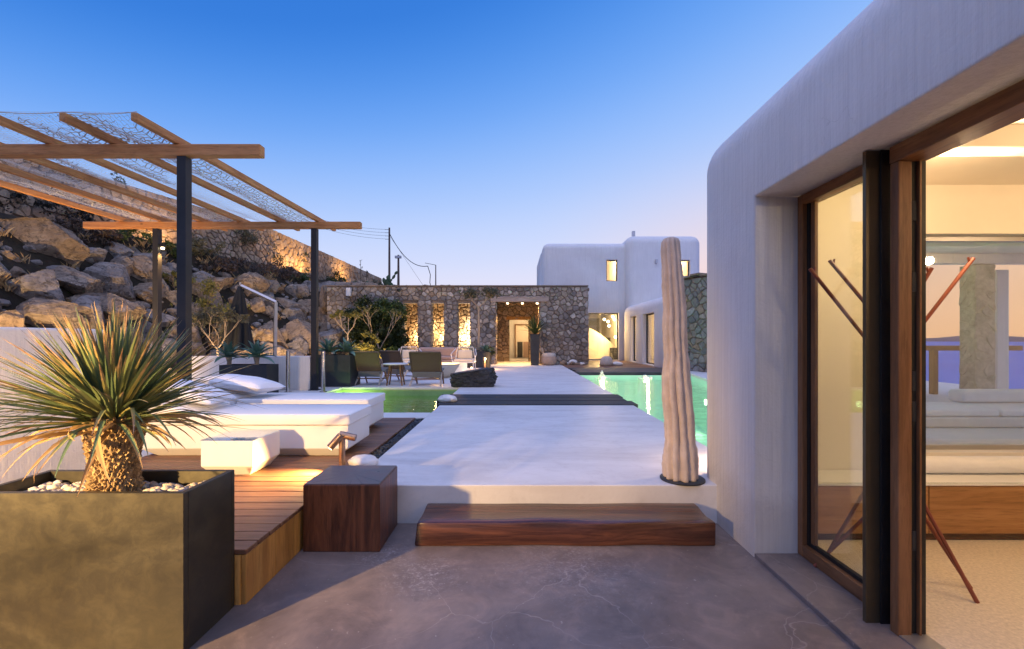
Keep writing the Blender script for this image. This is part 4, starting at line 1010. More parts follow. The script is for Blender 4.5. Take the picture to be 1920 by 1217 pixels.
for j in range(rows):
    z = .02+.38*j/rows; n = 34
    for i in range(n):
        a = 2*PI*(i+.5*(j % 2)+rg.uniform(-.25, .25))/n; r = trad(z)-.002; h_ = rg.uniform(.020, .040); wd = rg.uniform(.0045, .008); o_ = rg.uniform(.010, .020); zz = z+rg.uniform(-.004, .004)
        ca, sa = math.cos(a), math.sin(a); tx, ty = -sa*wd, ca*wd
        mb.add([(r*ca-tx, r*sa-ty, zz), (r*ca+tx, r*sa+ty, zz), ((r+.002)*ca+tx*.8, (r+.002)*sa+ty*.8, zz+h_), ((r+.002)*ca-tx*.8, (r+.002)*sa-ty*.8, zz+h_), ((r+o_)*ca, (r+o_)*sa, zz+h_*.75)],
               [(0,1,4),(1,2,4),(2,3,4),(3,0,4)])
o = mb.build('trunk_scales', 'yucca_scale', yu); o['kind'] = 'stuff'
def blade(L, wd, droop, seg=7, kink=0, fold=.35):
    """blade along +X with gravity droop; uv.x along the length"""
    vs = []; fs = []; uvs = []
    x = z = 0; ang = 0
    for i in range(seg+1):
        t_ = i/seg; ww = wd*(.75+.45*math.sin(min(1, t_*2.2)*PI/2))*(1-t_**2.6)+.0008
        vs += [(x, -ww, z+ww*fold), (x, 0, z), (x, ww, z+ww*fold)]; uvs += [t_]*3
        ang += droop/seg*(.3+1.4*t_)+(kink if i == int(seg*.55) else 0)
        x += L/seg*math.cos(ang); z -= L/seg*math.sin(ang)
    for i in range(seg):
        o_ = i*3; fs += [(o_, o_+1, o_+4, o_+3), (o_+1, o_+2, o_+5, o_+4)]
    return vs, fs, uvs
def blade_mesh(name, args, mat):
    vs, fs, uvs = blade(*args); me = bpy.data.meshes.new(name); me.from_pydata(vs, [], fs); ul = me.uv_layers.new(name='UVMap')
    for lp in me.loops: ul.data[lp.index].uv = (uvs[lp.vertex_index], 0)
    me.materials.append(M_[mat]); return me
gm = [blade_mesh('leaf', (rnd.uniform(.44, .54), rnd.uniform(.0070, .0098), rnd.uniform(-.05, .22), 7, 0), 'yucca_leaf') for _ in range(10)]
om = [blade_mesh('leaf', (rnd.uniform(.48, .62), rnd.uniform(.006, .0095), rnd.uniform(.05, .60), 8, rnd.choice((0, 0, .35))), 'yucca_leaf') for _ in range(12)]
dm = [blade_mesh('dry_leaf', (rnd.uniform(.40, .56), rnd.uniform(.008, .012), rnd.uniform(.5, .95), 9, rnd.uniform(0, .4)), 'leaf_dry') for _ in range(8)]
def put_leaf(me, az, el, name, roll, z=.40, r=.05, s_=1):
    ce, se = math.cos(el), math.sin(el); d = Vector((math.cos(az)*ce, math.sin(az)*ce, se))
    q = Matrix.Rotation(az, 4, 'Z') @ Matrix.Rotation(-el, 4, 'Y') @ Matrix.Rotation(roll, 4, 'X')
    o = child(name, me, yu); o.matrix_local = Matrix.Translation((math.cos(az)*r*ce, math.sin(az)*r*ce, z+se*.02)) @ q @ Matrix.Scale(s_, 4); return o
N = 262; ga = PI*(3-math.sqrt(5))
for i in range(N):
    t_ = (i+.5)/N; el = R(88)-R(84)*t_**.80+rg.gauss(0, .06); az = i*ga+rg.gauss(0, .10)
    put_leaf(rg.choice(gm if t_ < .62 else om), az, el, 'leaf', rg.gauss(0, .25), .43-.05*t_, .03+.05*t_, rg.uniform(.88, 1.08)*(1.0 if t_ < .7 else .96))
rest = MB(); ruv = []
for i in range(190):                                   # the inner blades that fill the rosette
    t_ = rg.random(); el = R(88)-R(70)*t_**.85+rg.gauss(0, .06); az = rg.uniform(0, 2*PI)
    vs, fs, uvs = blade(rg.uniform(.38, .54), rg.uniform(.007, .0105), rg.uniform(0, .2)+.25*t_, 6)
    q = Matrix.Translation((math.cos(az)*.05, math.sin(az)*.05, .42-.05*t_)) @ Matrix.Rotation(az, 4, 'Z') @ Matrix.Rotation(-el, 4, 'Y') @ Matrix.Rotation(rg.gauss(0, .3), 4, 'X')
    rest.add([q @ Vector(v) for v in vs], fs); ruv += uvs
o = rest.build('inner_leaves', 'yucca_leaf', yu); o['kind'] = 'stuff'; ul = o.data.uv_layers.new(name='UVMap')
for lp in o.data.loops: ul.data[lp.index].uv = (ruv[lp.vertex_index], 0)
for i in range(34):
    az = 2*PI*i/34+rg.gauss(0, .12); put_leaf(rg.choice(dm), az, R(rg.uniform(-12, 16)), 'dry_leaf', rg.gauss(0, .5), .37+rg.uniform(-.02, .02), .10, rg.uniform(.7, 1.05))
# garden floodlight that lights the planter (stands behind the photographer)
t = thing('garden_floodlight', 'slim black garden floodlight on a post facing the yucca planter', 'lamp', (-2.9, .15, 0))
MB().tube([(0, 0, 0), (0, 0, 1.28)], .022, 10).build('post', 'steel_black', t); MB().tube([(0, -.06, 1.33), (.01, .06, 1.32)], [.04, .055], 12).build('head', 'steel_black', t); MB().tube([(.01, .061, 1.32), (.0105, .064, 1.32)], .045, 12).build('lens', 'bulb_soft', t)
lamp('flood', 'SPOT', (.012, .075, 1.318), 1050, (1, .62, .24), t, .025, (.78, 2.3, .85), 82, .55)

# ================================================================== LEFT WHITE WALL
tag(MB().box(-.13, .13, 0, 6.0, 0, 1.2).build('garden_wall', 'plaster', None, bevel=.02, loc=(-3.73, -2.0, Z0-.004)), 'low white plastered wall behind the yucca at the edge of the deck', 'wall')

# ================================================================== STOOL, STEP, SCULPTURE
st_ = thing('wood_stool', 'dark walnut block stool with cracked end grain top beside the deck', 'stool', (-1.147, 3.22, 0), R(0))
MB().box(-.253, .253, -.228, .222, 0, .440).build('body', 'walnut', st_, bevel=.006)
MB().box(-.249, .249, -.224, .218, .4405, .447).build('top', 'end_grain', st_, bevel=.003, seg=1)
# long timber step with hand-hewn edges
bm = bmesh.new(); bmesh.ops.create_cube(bm, size=1); bmesh.ops.scale(bm, vec=(2.04, .372, .158), verts=bm.verts)
bmesh.ops.bevel(bm, geom=bm.edges[:], offset=.012, segments=2, profile=.5, affect='EDGES')
for ax, n in ((0, 26), (1, 5)):
    for k in range(1, n):
        c_ = -1.02+2.04*k/n if ax == 0 else -.186+.372*k/n
        no = (1,0,0) if ax == 0 else (0,1,0)
        bmesh.ops.bisect_plane(bm, geom=bm.verts[:]+bm.edges[:]+bm.faces[:], plane_co=(c_, 0, 0) if ax == 0 else (0, c_, 0), plane_no=no)
for v in bm.verts:
    if v.co.z > 0: v.co.z += .010*noise.noise(Vector((v.co.x*2.2, v.co.y*5, 2)))+(-.008 if abs(v.co.y) < .1 else 0)
    if v.co.y < -.1: v.co.y += .014*noise.noise(Vector((v.co.x*2.6, v.co.z*3, 9)))
    if v.co.x < -.9 and v.co.z > 0: v.co.x += .015
    v.co.z += .079
mb = MB().add([tuple(v.co) for v in bm.verts], [tuple(v.index for v in f.verts) for f in (bm.verts.index_update() or bm.faces)]); bm.free()
tag(mb.build('wood_step', 'walnut_long', None, smooth=True, loc=(.335, 3.265, 0)), 'long dark hewn timber step lying in front of the white walkway', 'step')
# carved stone cactus column
sc2 = thing('cactus_sculpture', 'tall ribbed pale stone cactus sculpture on a round steel disc', 'sculpture', (1.318, 3.60, Z0))
MB().lathe([(.168, 0), (.170, .004), (.170, .012), (.166, .015)], 48).build('base_disc', 'planter_dark', sc2, smooth=True)
prof = [(58, 172, 196), (66, 150, 212), (80, 142, 219), (110, 140, 222), (150, 143, 226), (200, 145, 229), (250, 146, 235), (300, 147, 240), (350, 150, 245), (400, 150, 250), (450, 147, 250), (500, 148, 250), (540, 152, 252), (570, 156, 256), (610, 152, 260), (650, 147, 263), (700, 144, 267), (750, 144, 272), (800, 149, 276), (850, 155, 280), (900, 158, 283), (950, 160, 286), (990, 154, 291), (1020, 151, 295), (1070, 151, 297), (1120, 154, 297)]
rings = []; NR = 72; K = len(prof)
dense = []
for k in range(K-1):
    for s_ in range(4):
        t_ = s_/4; dense.append(tuple(prof[k][i]*(1-t_)+prof[k+1][i]*t_ for i in range(3)))
dense.append(prof[-1])
for y_, a, c in reversed(dense):
    yy_ = 420+y_*.427; xl, xr = 1180+a*.427, 1180+c*.427; z = H-(yy_-CY)/F*3.6-Z0; xc = ((xl+xr)/2-CX)/F*3.6-1.318; r = (xr-xl)/2/F*3.6
    z = max(.013, z); ring = []
    for i in range(NR):
        th = 2*PI*i/NR; ph = th*10+.5*math.sin(z*2.1)+.35*noise.noise(Vector((z*2.5, 3, 0)))
        k_ = .56+.46*abs(math.sin(ph/2))**.55+.07*noise.noise(Vector((math.cos(th)*3, math.sin(th)*3, z*6)))+.06*noise.noise(Vector((math.cos(th)*6, math.sin(th)*6, z*26)))
        ring.append((xc+r*k_*math.cos(th), r*k_*math.sin(th)*.95, z))
    rings.append(ring)
mb = MB().loft(rings); mb.build('column', 'sculpt_stone', sc2, smooth='all')
t = thing('step_light', 'low bollard light tucked behind the rounded corner of the white house', 'lamp', (1.98, 4.02, Z0))
MB().box(-.03, .03, -.03, .03, 0, .30).build('post', 'steel_black', t); MB().box(-.035, -.0305, -.024, .024, .2, .28).build('lens', 'bulb_soft', t)
lamp('step_lamp', 'POINT', (-.08, -.03, .25), 26, (1, .66, .42), t, .02)

# ================================================================== DAYBEDS
def daybed(label, x0, x1, y0, y1, pillow):
    t = thing('daybed', label, 'daybed', ((x0+x1)/2, (y0+y1)/2, Z0), 0, 'white daybeds on the deck')
    hx_, hy_ = (x1-x0)/2, (y1-y0)/2
    MB().rects([(-hx_+.14, -hy_+.10, hx_-.14, hy_-.10, .0), (-hx_+.02, -hy_+.02, hx_-.02, hy_-.02, .085), (-hx_+.02, -hy_+.02, hx_-.02, hy_-.02, .30)]).build('base', 'daybed_white', t, bevel=.006)
    MB().box(-hx_+.5, hx_, -hy_, hy_, .303, .41).build('mattress', 'daybed_white', t, bevel=.022, seg=3, smooth=True)
    MB().add([(-hx_, -hy_, .303), (-hx_+.49, -hy_, .303), (-hx_+.49, hy_, .303), (-hx_, hy_, .303), (-hx_, -hy_, .60), (-hx_+.49, -hy_, .43), (-hx_+.49, hy_, .43), (-hx_, hy_, .60)], [(0,3,2,1),(4,5,6,7),(0,1,5,4),(1,2,6,5),(2,3,7,6),(3,0,4,7)]).build('headrest', 'daybed_white', t, bevel=.022, seg=3, smooth=True)
    for zz in (.318, .398):
        q_ = [(-hx_+.515, -hy_+.006), (hx_-.012, -hy_+.006), (hx_-.004, -hy_+.014), (hx_-.004, hy_-.014), (hx_-.012, hy_-.006), (-hx_+.515, hy_-.006)]
        MB().tube([(a, c, zz) for a, c in q_], .006, 6).build('piping', 'daybed_white', t)
    return t
daybed('white daybed nearest the white side table', -3.55, -1.55, 4.24, 4.90, 0)
daybed('white daybed with a pillow, between the other daybed and the pool', -3.75, -1.71, 5.28, 5.98, 1)
def cushion(name, label, loc, sx, sy, sz, rot, mat='cushion', seed=1):
    n = 22; mb = MB()
    for s_ in (1, -1):
        base = len(mb.v)
        for j in range(n+1):
            for i in range(n+1):
                u, v = i/n*2-1, j/n*2-1; e = (max(0, 1-abs(u)**2.6)*max(0, 1-abs(v)**2.6))**.42
                pin = 1-.07*(1-abs(v)**2)*abs(u)**6*0-.06*math.cos(v*PI/2)*abs(u)**3
                mb.v.append((u*sx*(1-.05*(1-v*v)*abs(u)**3), v*sy*(1-.05*(1-u*u)*abs(v)**3), s_*sz*e*(1+.10*noise.noise(Vector((u*2, v*2, seed))))))
        for j in range(n):
            for i in range(n):
                a = base+j*(n+1)+i; f = (a, a+1, a+n+2, a+n+1); mb.f.append(f if s_ > 0 else f[::-1])
    o = mb.build(name, mat, None, smooth='all', loc=loc); o.rotation_euler = rot; return tag(o, label, 'cushion')
cushion('pillow', 'plump white pillow lying on the headrest of the far daybed', (-3.33, 5.55, .865), .40, .26, .088, (R(-3), R(8), R(-6)), seed=4)
cushion('pillow', 'white pillow on the headrest of the daybed behind the yucca', (-3.22, 4.56, .875), .30, .24, .07, (0, R(18), R(4)), seed=6)
t = thing('side_table', 'small white box side table with a blue glass top on the deck', 'table', (-2.325, 3.87, Z0))
MB().rects([(-.15, -.15, .15, .15, 0), (-.21, -.21, .21, .21, .085), (-.21, -.21, .21, .21, .292)]).build('base', 'daybed_white', t, bevel=.004, seg=1)
MB().box(-.212, .212, -.212, .212, .2925, .300).build('glass_top', 'glass_top', t)
# twin-head spotlight by the stool
t = thing('deck_spotlight', 'copper twin-head spotlight post standing on the deck behind the stool', 'lamp', (-1.50, 3.93, Z0))
MB().tube([(0, 0, 0), (0, 0, .27)], .026, 16).build('post', 'copper_lamp', t, smooth=True)
h1 = MB().tube([(.0, -.02, .285), (-.085, -.05, .185)], .031, 16).build('head', 'copper_lamp', t, smooth=True); MB().tube([(-.0851, -.05, .1849), (-.087, -.0506, .183)], .024, 14).build('lens', 'bulb', h1)
MB().tube([(-.02, 0, .288), (.115, .01, .255)], .030, 16).build('head', 'copper_lamp', t, smooth=True)
lamp('deck_spot', 'SPOT', (-.092, -.052, .178), 320, (1, .54, .15), t, .02, (-.40, -.42, 0), 110, .9)
tag(blob(71, .135, .09, .06, 4, .15, flat=-.045).build('white_rock', 'sea_stone', None, smooth='all', loc=(-1.335, 3.98, Z0+.04)), 'white rounded rock beside the copper deck spotlight', 'rock')
tag(blob(72, .17, .13, .075, 4, .15, flat=-.05).build('white_rock', 'sea_stone', None, smooth='all', loc=(-1.20, 7.98, Z0+.06)), 'white rounded rock at the end of the black sleepers', 'rock')

# ================================================================== LOW WALL, RAIL POSTS, DARK PLANTERS, AGAVES
tag(MB().box(-2.6, 0, 0, .25, 0, .74).build('low_wall', 'plaster', None, bevel=.01, loc=(-4.5, 9.95, Z0-.004)), 'low white wall behind the dark planter under the pergola', 'wall')
for k, (px, lab) in enumerate(((540, 'short polished steel rail post in front of the low white wall'), (606, 'short polished steel rail post in front of the dark square planter'))):
    t = thing('rail_post', lab, 'post', ((px-CX)/F*9.6, 9.6, Z0-.004)); MB().tube([(0, 0, 0), (0, 0, .86)], .042, 18).build('tube', 'chrome', t, smooth=True); MB().tube([(0, 0, 0), (0, 0, .012)], .075, 18).build('flange', 'chrome', t)
def planter(label, x0, x1, y0, y1, h, mat='planter_dark'):
    t = thing('dark_planter', label, 'planter', ((x0+x1)/2, (y0+y1)/2, Z0-.003)); a, c = (x1-x0)/2, (y1-y0)/2; k = .03
    MB().box(-a, a, -c, -c+k, 0, h).build('front_panel', mat, t); MB().box(-a, a, c-k, c, 0, h).build('back_panel', mat, t)
    MB().box(-a, -a+k, -c+k+.001, c-k-.001, 0, h-.001).build('side_panel', mat, t); MB().box(a-k, a, -c+k+.001, c-k-.001, 0, h-.001).build('side_panel', mat, t)
    MB().box(-a+k, a-k, -c+k, c-k, .2, h-.05).build('soil', 'soil', t); return t
planter('low dark planter with two agaves behind the daybeds', -5.87, -4.93, 9.0, 9.46, .60)
planter('dark square planter with two agaves between the low white wall and the cane chairs', -4.70, -3.86, 10.6, 11.3, .745)
planter('dark planter with a slim olive tree beside the stone doorway', P(876, 0, 17.6).x, P(918, 0, 17.6).x, 17.6, 18.3, .62)
AG = {}
def agave_mesh(seed):
    rg_ = random.Random(seed); out = []
    for k in range(5):
        L = rg_.uniform(.30, .40); seg = 7; vs = []; fs = []; x = z = 0; ang = -.1
        for i in range(seg+1):
            t_ = i/seg; ww = .042*(.55+.9*math.sin(min(1, t_*1.5)*PI/2)*(1-.1*t_))*(1-t_**2.2)+.001
            vs += [(x, -ww, z+ww*.45), (x, 0, z), (x, ww, z+ww*.45)]; ang += (.03+.15*t_)*rg_.uniform(.4, 1.2); x += L/seg*math.cos(ang); z -= L/seg*math.sin(ang)
        for i in range(seg): fs += [(i*3, i*3+1, i*3+4, i*3+3), (i*3+1, i*3+2, i*3+5, i*3+4)]
        me = bpy.data.meshes.new('leaf'); me.from_pydata(vs, [], fs); me.materials.append(M_['leaf_agave']); out.append(me)
    return out
AM = agave_mesh(4)
def agave(label, loc, s_=1.0, stem=.10, n=22, seed=0, group=None):
    rg_ = random.Random(seed); t = thing('agave', label, 'plant', loc, rg_.uniform(0, 6), group)
    MB().tube([(0, 0, -.03), (.01, 0, stem*.6), (0, 0, stem+.04)], [.035*s_, .03*s_, .045*s_], 9).build('stem', 'bark_pale', t)
    for i in range(n):
        f_ = i/n; el = R(80)-R(88)*f_; az = i*ga; o = child('leaf', rg_.choice(AM), t)
        o.matrix_local = Matrix.Translation((0, 0, stem+.03)) @ Matrix.Rotation(az, 4, 'Z') @ Matrix.Rotation(-el, 4, 'Y') @ Matrix.Scale(s_*rg_.uniform(.85, 1.1)*(1-.25*(1-f_)), 4)
    return t
agave('left agave of the pair in the low dark planter', (P(428, 0, 9.2).x, 9.22, Z0+.55), 1.35, .16, seed=1)
agave('right agave of the pair in the low dark planter, beside the parasol pole', (P(480, 0, 9.2).x, 9.22, Z0+.55), 1.35, .16, seed=2)
agave('agave beside the steel post in the dark square planter', (P(616, 0, 10.9).x, 10.9, Z0+.69), 1.45, .08, seed=3)
agave('agave next to the cane chairs in the dark square planter', (P(649, 0, 10.9).x, 10.95, Z0+.69), 1.35, .07, seed=4)
agave('agave left of the olive trunk in its dark planter', (P(884, 0, 17.8).x, 17.85, Z0+.57), 1.1, .03, 18, seed=5)
agave('agave right of the olive trunk in its dark planter', (P(910, 0, 17.8).x, 17.85, Z0+.57), 1.2, .03, 18, seed=6)
agave('young agave growing under the dark shrubs by the stone openings', (P(757, 0, 18.5).x, 18.5, Z0), 1.5, .30, 18, seed=7)

t = thing('wall_speaker', 'white loudspeaker on a bracket at the corner of the gatehouse wall', 'speaker', (P(655, 0, 19.9).x, 19.94, P(0, 548, 19.9).z))
MB().box(-.10, .10, -.20, -.03, -.18, .18).build('cabinet', 'white_metal', t, bevel=.02); MB().tube([(0, -.04, 0), (0, .05, 0)], .025, 8).build('bracket', 'white_metal', t)
t = thing('wall_camera', 'small dark dome camera high on the gatehouse wall', 'camera', (P(748, 0, 19.9).x, 19.94, P(0, 544, 19.9).z))
MB().tube([(0, -.04, .05), (0, .05, .05)], .04, 8).build('bracket', 'white_metal', t); MB().add(*(lambda m: (m.v, m.f))(blob(3, .08, .08, .08, 2, 0, fine=0))).build('dome', 'steel_black', t, smooth='all', loc=(0, -.09, 0))

# ================================================================== CANTILEVER PARASOL
um = thing('parasol', 'closed black cantilever parasol hanging from a pale metal arm', 'parasol', (P(515, 0, 12.6).x, 12.6, Z0))
MB().box(-.35, .35, -.35, .35, 0, .06).build('base', 'planter_dark', um, bevel=.01)
MB().tube([(0, 0, .05), (.03, 0, H+(636-567)/F*12.6-Z0)], .055, 4).build('pole', 'alu', um)
ax_ = P(452, 0, 12.6).x-P(515, 0, 12.6).x; az_ = H+(636-536)/F*12.6-Z0
MB().tube([(.04, 0, H+(636-567)/F*12.6-Z0), (ax_, 0, az_)], .05, 4).build('arm', 'alu', um)
rings = []
for k in range(15):
    t_ = k/14; r = .05+.30*t_**.8; ring = []
    for i in range(40):
        th = 2*PI*i/40; rr = r*(1+.28*math.cos(th*8+t_)*t_**.5); ring.append((ax_-.03-.09*t_+rr*math.cos(th), rr*math.sin(th), az_-.02-1.75*t_))
    rings.append(ring)
MB().loft(rings).build('canopy', 'umbrella_cloth', um, smooth='all')
MB().tube([(ax_-.03, 0, az_+.02), (ax_-.03, 0, az_+.10)], .03, 8).build('finial', 'alu', um)

# ================================================================== LOUNGE FURNITURE
def chair(label, loc, rz, wd=.70):
    t = thing('cane_chair', label, 'chair', loc, rz, 'cane lounge chairs on the rear terrace'); h = wd/2
    # back faces -Y; it leans towards the camera at the top
    bk = MB().add([(-h, -.30, .78), (h, -.30, .78), (h, -.27, .80), (-h, -.27, .80), (-h+.02, -.10, .33), (h-.02, -.10, .33), (h-.02, -.07, .35), (-h+.02, -.07, .35)], [(0,1,2,3),(7,6,5,4),(4,5,1,0),(1,5,6,2),(2,6,7,3),(3,7,4,0)]).build('backrest', 'cane', t)
    for s_ in (-1, 1): MB().tube([(s_*h, -.305, .80), (s_*(h-.01), -.10, .33)], .022, 8).build('side_rail', 'cane', bk)
    MB().tube([(-h, -.305, .80), (h, -.305, .80)], .024, 8).build('top_rail', 'cane', bk)
    MB().add([(-h+.02, -.12, .26), (h-.02, -.12, .26), (h-.02, .45, .36), (-h+.02, .45, .36), (-h+.02, -.12, .30), (h-.02, -.12, .30), (h-.02, .45, .40), (-h+.02, .45, .40)], [(0,3,2,1),(4,5,6,7),(0,1,5,4),(1,2,6,5),(2,3,7,6),(3,0,4,7)]).build('seat', 'fabric_grey', t, bevel=.012)
    MB().box(-h+.03, h-.03, -.135, -.115, .20, .325).build('seat_sling', 'fabric_grey', t)
    for s_ in (-1, 1):
        MB().tube([(s_*(h-.03), .02, .30), (s_*(h+.005), -.27, .0)], [.028, .022], 8).build('leg', 'pale_wood', t)
        MB().tube([(s_*(h-.03), .20, .30), (s_*(h-.03), .38, .0)], [.026, .018], 8).build('leg', 'teak', t)
    MB().tube([(-h+.02, -.16, .16), (h-.02, -.16, .16)], .014, 6).build('stretcher', 'teak', t); MB().tube([(-h+.03, .30, .13), (h-.03, .30, .13)], .014, 6).build('stretcher', 'teak', t)
    return t
zt_ = Z0-.002
chair('cane lounge chair beside the dark square planter', (P(691, 0, 10.95).x, 11.15, zt_), R(-6), .60)
chair('cane lounge chair standing by itself between the side table and the black boulder', (P(801, 0, 10.95).x, 10.98, zt_), R(0), .72)
chair('turned cane lounge chair behind the small white-topped table', (P(745, 0, 11.9).x, 11.95, zt_), R(-28), .66)
t = thing('terrace_table', 'small white-topped wooden table between the cane chairs', 'table', (P(742, 0, 11.0).x, 11.0, zt_))
MB().lathe([(.28, .50), (.30, .505), (.30, .525), (.28, .53)], 28).build('top', 'white_metal', t)
for a in (45, 135, 225, 315): MB().tube([(.16*math.cos(R(a)), .12*math.sin(R(a)), .50), (.26*math.cos(R(a)), .17*math.sin(R(a)), 0)], [.026, .018], 8).build('leg', 'teak', t)
def wire_chair(label, loc, rz):
    t = thing('rope_armchair', label, 'chair', loc, rz, 'pale rope armchairs on the rear terrace')
    MB().box(-.36, .36, -.36, .36, .33, .37).build('seat_frame', 'white_metal', t); MB().box(-.32, .32, -.30, .32, .371, .45).build('seat_cushion', 'firebowl', t, bevel=.03)
    for x in (-.33, .33):
        for y in (-.33, .33): MB().tube([(x, y, .35), (x*1.05, y*1.05, 0)], .016, 6).build('leg', 'white_metal', t)
    for s_ in (-1, 1):
        MB().tube([(s_*.35, -.35, .36), (s_*.42, -.20, .62), (s_*.34, .32, .78)], .014, 6).build('arm', 'white_metal', t)
        MB().tube([(s_*.35, .34, .36), (s_*.26, .36, .84)], .014, 6).build('back_post', 'white_metal', t)
    MB().tube([(-.26, .36, .84), (.26, .36, .84)], .014, 6).build('top_rail', 'white_metal', t)
    o = MB()
    for k in range(13): x = -.25+.5*k/12; o.tube([(x*1.25, .345, .38), (x, .36, .84)], .006, 4)
    o = o.build('rope_back', 'net_rag', t); o['kind'] = 'stuff'
    cush = MB().box(-.24, .24, .24, .33, .45, .74).build('back_cushion', 'firebowl', t, bevel=.04, seg=3); return t
wire_chair('pale rope armchair beside the olive tree planter', (P(870, 0, 15.2).x, 15.3, zt_), R(0))
wire_chair('pale rope armchair behind the turned cane chair', (P(768, 0, 15.5).x, 15.6, zt_), R(20))
# round fire bowl, sofa and cushions by the openings
t = thing('fire_bowl', 'wide cream fire bowl glowing behind the cane chair', 'fire pit', (P(822, 0, 13.2).x, 13.3, zt_))
MB().lathe([(.30, 0), (.42, .10), (.60, .36), (.62, .40), (.57, .40), (.50, .30), (.1, .22)], 32).build('bowl', 'firebowl', t, smooth=True)
MB().add(*(lambda m: (m.v, m.f))(blob(5, .16, .16, .07, 2))).build('ember', 'bulb_soft', t, loc=(0, 0, .30)); lamp('fire', 'POINT', (0, 0, .50), 130, WARM, t, .1)
t = thing('lounge_sofa', 'low pink sofa with rounded back under the stone openings', 'sofa', (P(818, 0, 17).x, 17.3, zt_))
MB().box(-.8, .75, -.35, .40, .05, .36).build('base', 'fabric_pink', t, bevel=.06, seg=3); MB().box(-.8, .75, .20, .46, .365, .80).build('backrest', 'fabric_pink', t, bevel=.10, seg=4)
MB().box(-.78, -.02, -.36, .18, .365, .47).build('seat_cushion', 'fabric_pink', t, bevel=.04, seg=3); MB().box(0, .73, -.36, .18, .365, .47).build('seat_cushion', 'fabric_pink', t, bevel=.04, seg=3)
o = thing('low_stone_wall', 'low dry stone kerb wall behind the cane chairs', 'wall', (P(706, 0, 16).x, 16, zt_)); MB().box(-1.2, 2.2, .03, .35, 0, .42).build('core', 'mortar', o)
masonry(o, 3.4, .44, .18, (-1.2, .02, 0), (1,0,0), (0,-1,0), 'stone_brown', None, .04, 1.4, (), 77, 60)
# black boulder on the terrace edge
tag(blob(91, .50, .33, .27, 5, .20, 1.3, flat=-.21, facet=5, fine=.10, boxy=4).build('black_boulder', 'lava_rock', None, smooth=True, loc=(P(885, 0, 10.62).x, 10.78, Z0+.20)), 'large glossy black lava boulder on the edge of the terrace', 'boulder')
t = thing('candle_glass', 'small clear glass candle holder standing on the black boulder', 'candle', (P(884, 0, 10.7).x, 10.72, Z0+.405)); MB().tube([(0, 0, 0), (0, 0, .10)], .03, 12).build('glass', 'glass', t); MB().tube([(0, 0, .01), (0, 0, .05)], .022, 10).build('flame', 'bulb_soft', t)
# bollard light and others
def bollard(label, loc, h, e, face=(0, -1)):
    t = thing('bollard_light', label, 'lamp', loc); MB().tube([(0, 0, 0), (0, 0, h)], .035, 14).build('post', 'copper_lamp', t, smooth=True)
    MB().tube([(0, 0, h), (0, 0, h+.012)], .06, 14).build('cap', 'copper_lamp', t); MB().add(*(lambda m: (m.v, m.f))(blob(1, .035, .035, .028, 2, 0, fine=0))).build('lens', 'bulb', t, loc=(face[0]*.045+.02, face[1]*.05, h-.035))
    lamp('bollard_lamp', 'POINT', (face[0]*.16+.05, face[1]*.16, h-.06), e, WARM, t, .03); return t
bollard('lit bollard light on the terrace beside the olive planter', (P(909, 0, 16.9).x, 16.9, zt_), .42, 60)
# tall black pot with a grassy plant, round stone pot, floor stones
dX = P(1003, 0, 19.3).x
t = thing('tall_planter', 'tall slim black planter standing in the stone doorway', 'planter', (dX, 19.45, Z0)); MB().rects([(-.17, -.17, .17, .17, 0), (-.20, -.20, .20, .20, 1.32)]).build('body', 'planter_dark', t); MB().box(-.18, .18, -.18, .18, 1.321, 1.33).build('soil', 'soil', t)
t = thing('grass_plant', 'spiky dark green grass plant in the tall black planter', 'plant', (dX, 19.45, Z0+1.31))
sm = [blade_mesh('leaf', (rnd.uniform(.7, 1.2), .022, rnd.uniform(.3, 1.1), 6, 0), 'leaf_green') for _ in range(6)]
for i in range(70):
    o = child('leaf', rg.choice(sm), t); o.matrix_local = Matrix.Rotation(i*ga, 4, 'Z') @ Matrix.Rotation(-R(rg.uniform(25, 88)), 4, 'Y')
t = thing('round_pot', 'round pale stone pot with a dished lid beside the doorway', 'pot', (P(1029, 0, 19.5).x, 19.45, Z0))
MB().lathe([(.20, 0), (.30, .06), (.345, .18), (.345, .30), (.31, .38)], 28).build('body', 'pot_terracotta', t, smooth=True); MB().lathe([(.315, .382), (.30, .46), (.22, .52), (.05, .53)], 28).build('lid', 'pale_wood', t, smooth=True)
rg = random.Random(31)
for k in range(14):
    x = P(1044, 0, 19.4).x+rg.uniform(0, 1.3); r = rg.uniform(.07, .19)*(1-.4*(x > 2.7)); dark = k < 9
    o = blob(300+k, r, r*.8, r*.75, 3, .2, flat=-r*.55).build('garden_stone', 'boulder' if dark else 'sea_stone', None, smooth='all', loc=(min(x, 2.9), 19.62+rg.uniform(-.15, .1), Z0+r*.52))
    tag(o, 'rounded dark stone heaped at the foot of the gatehouse wall' if dark else 'small white stone at the foot of the gatehouse wall', 'stone', 'dark stones at the wall foot' if dark else 'white stones at the wall foot')
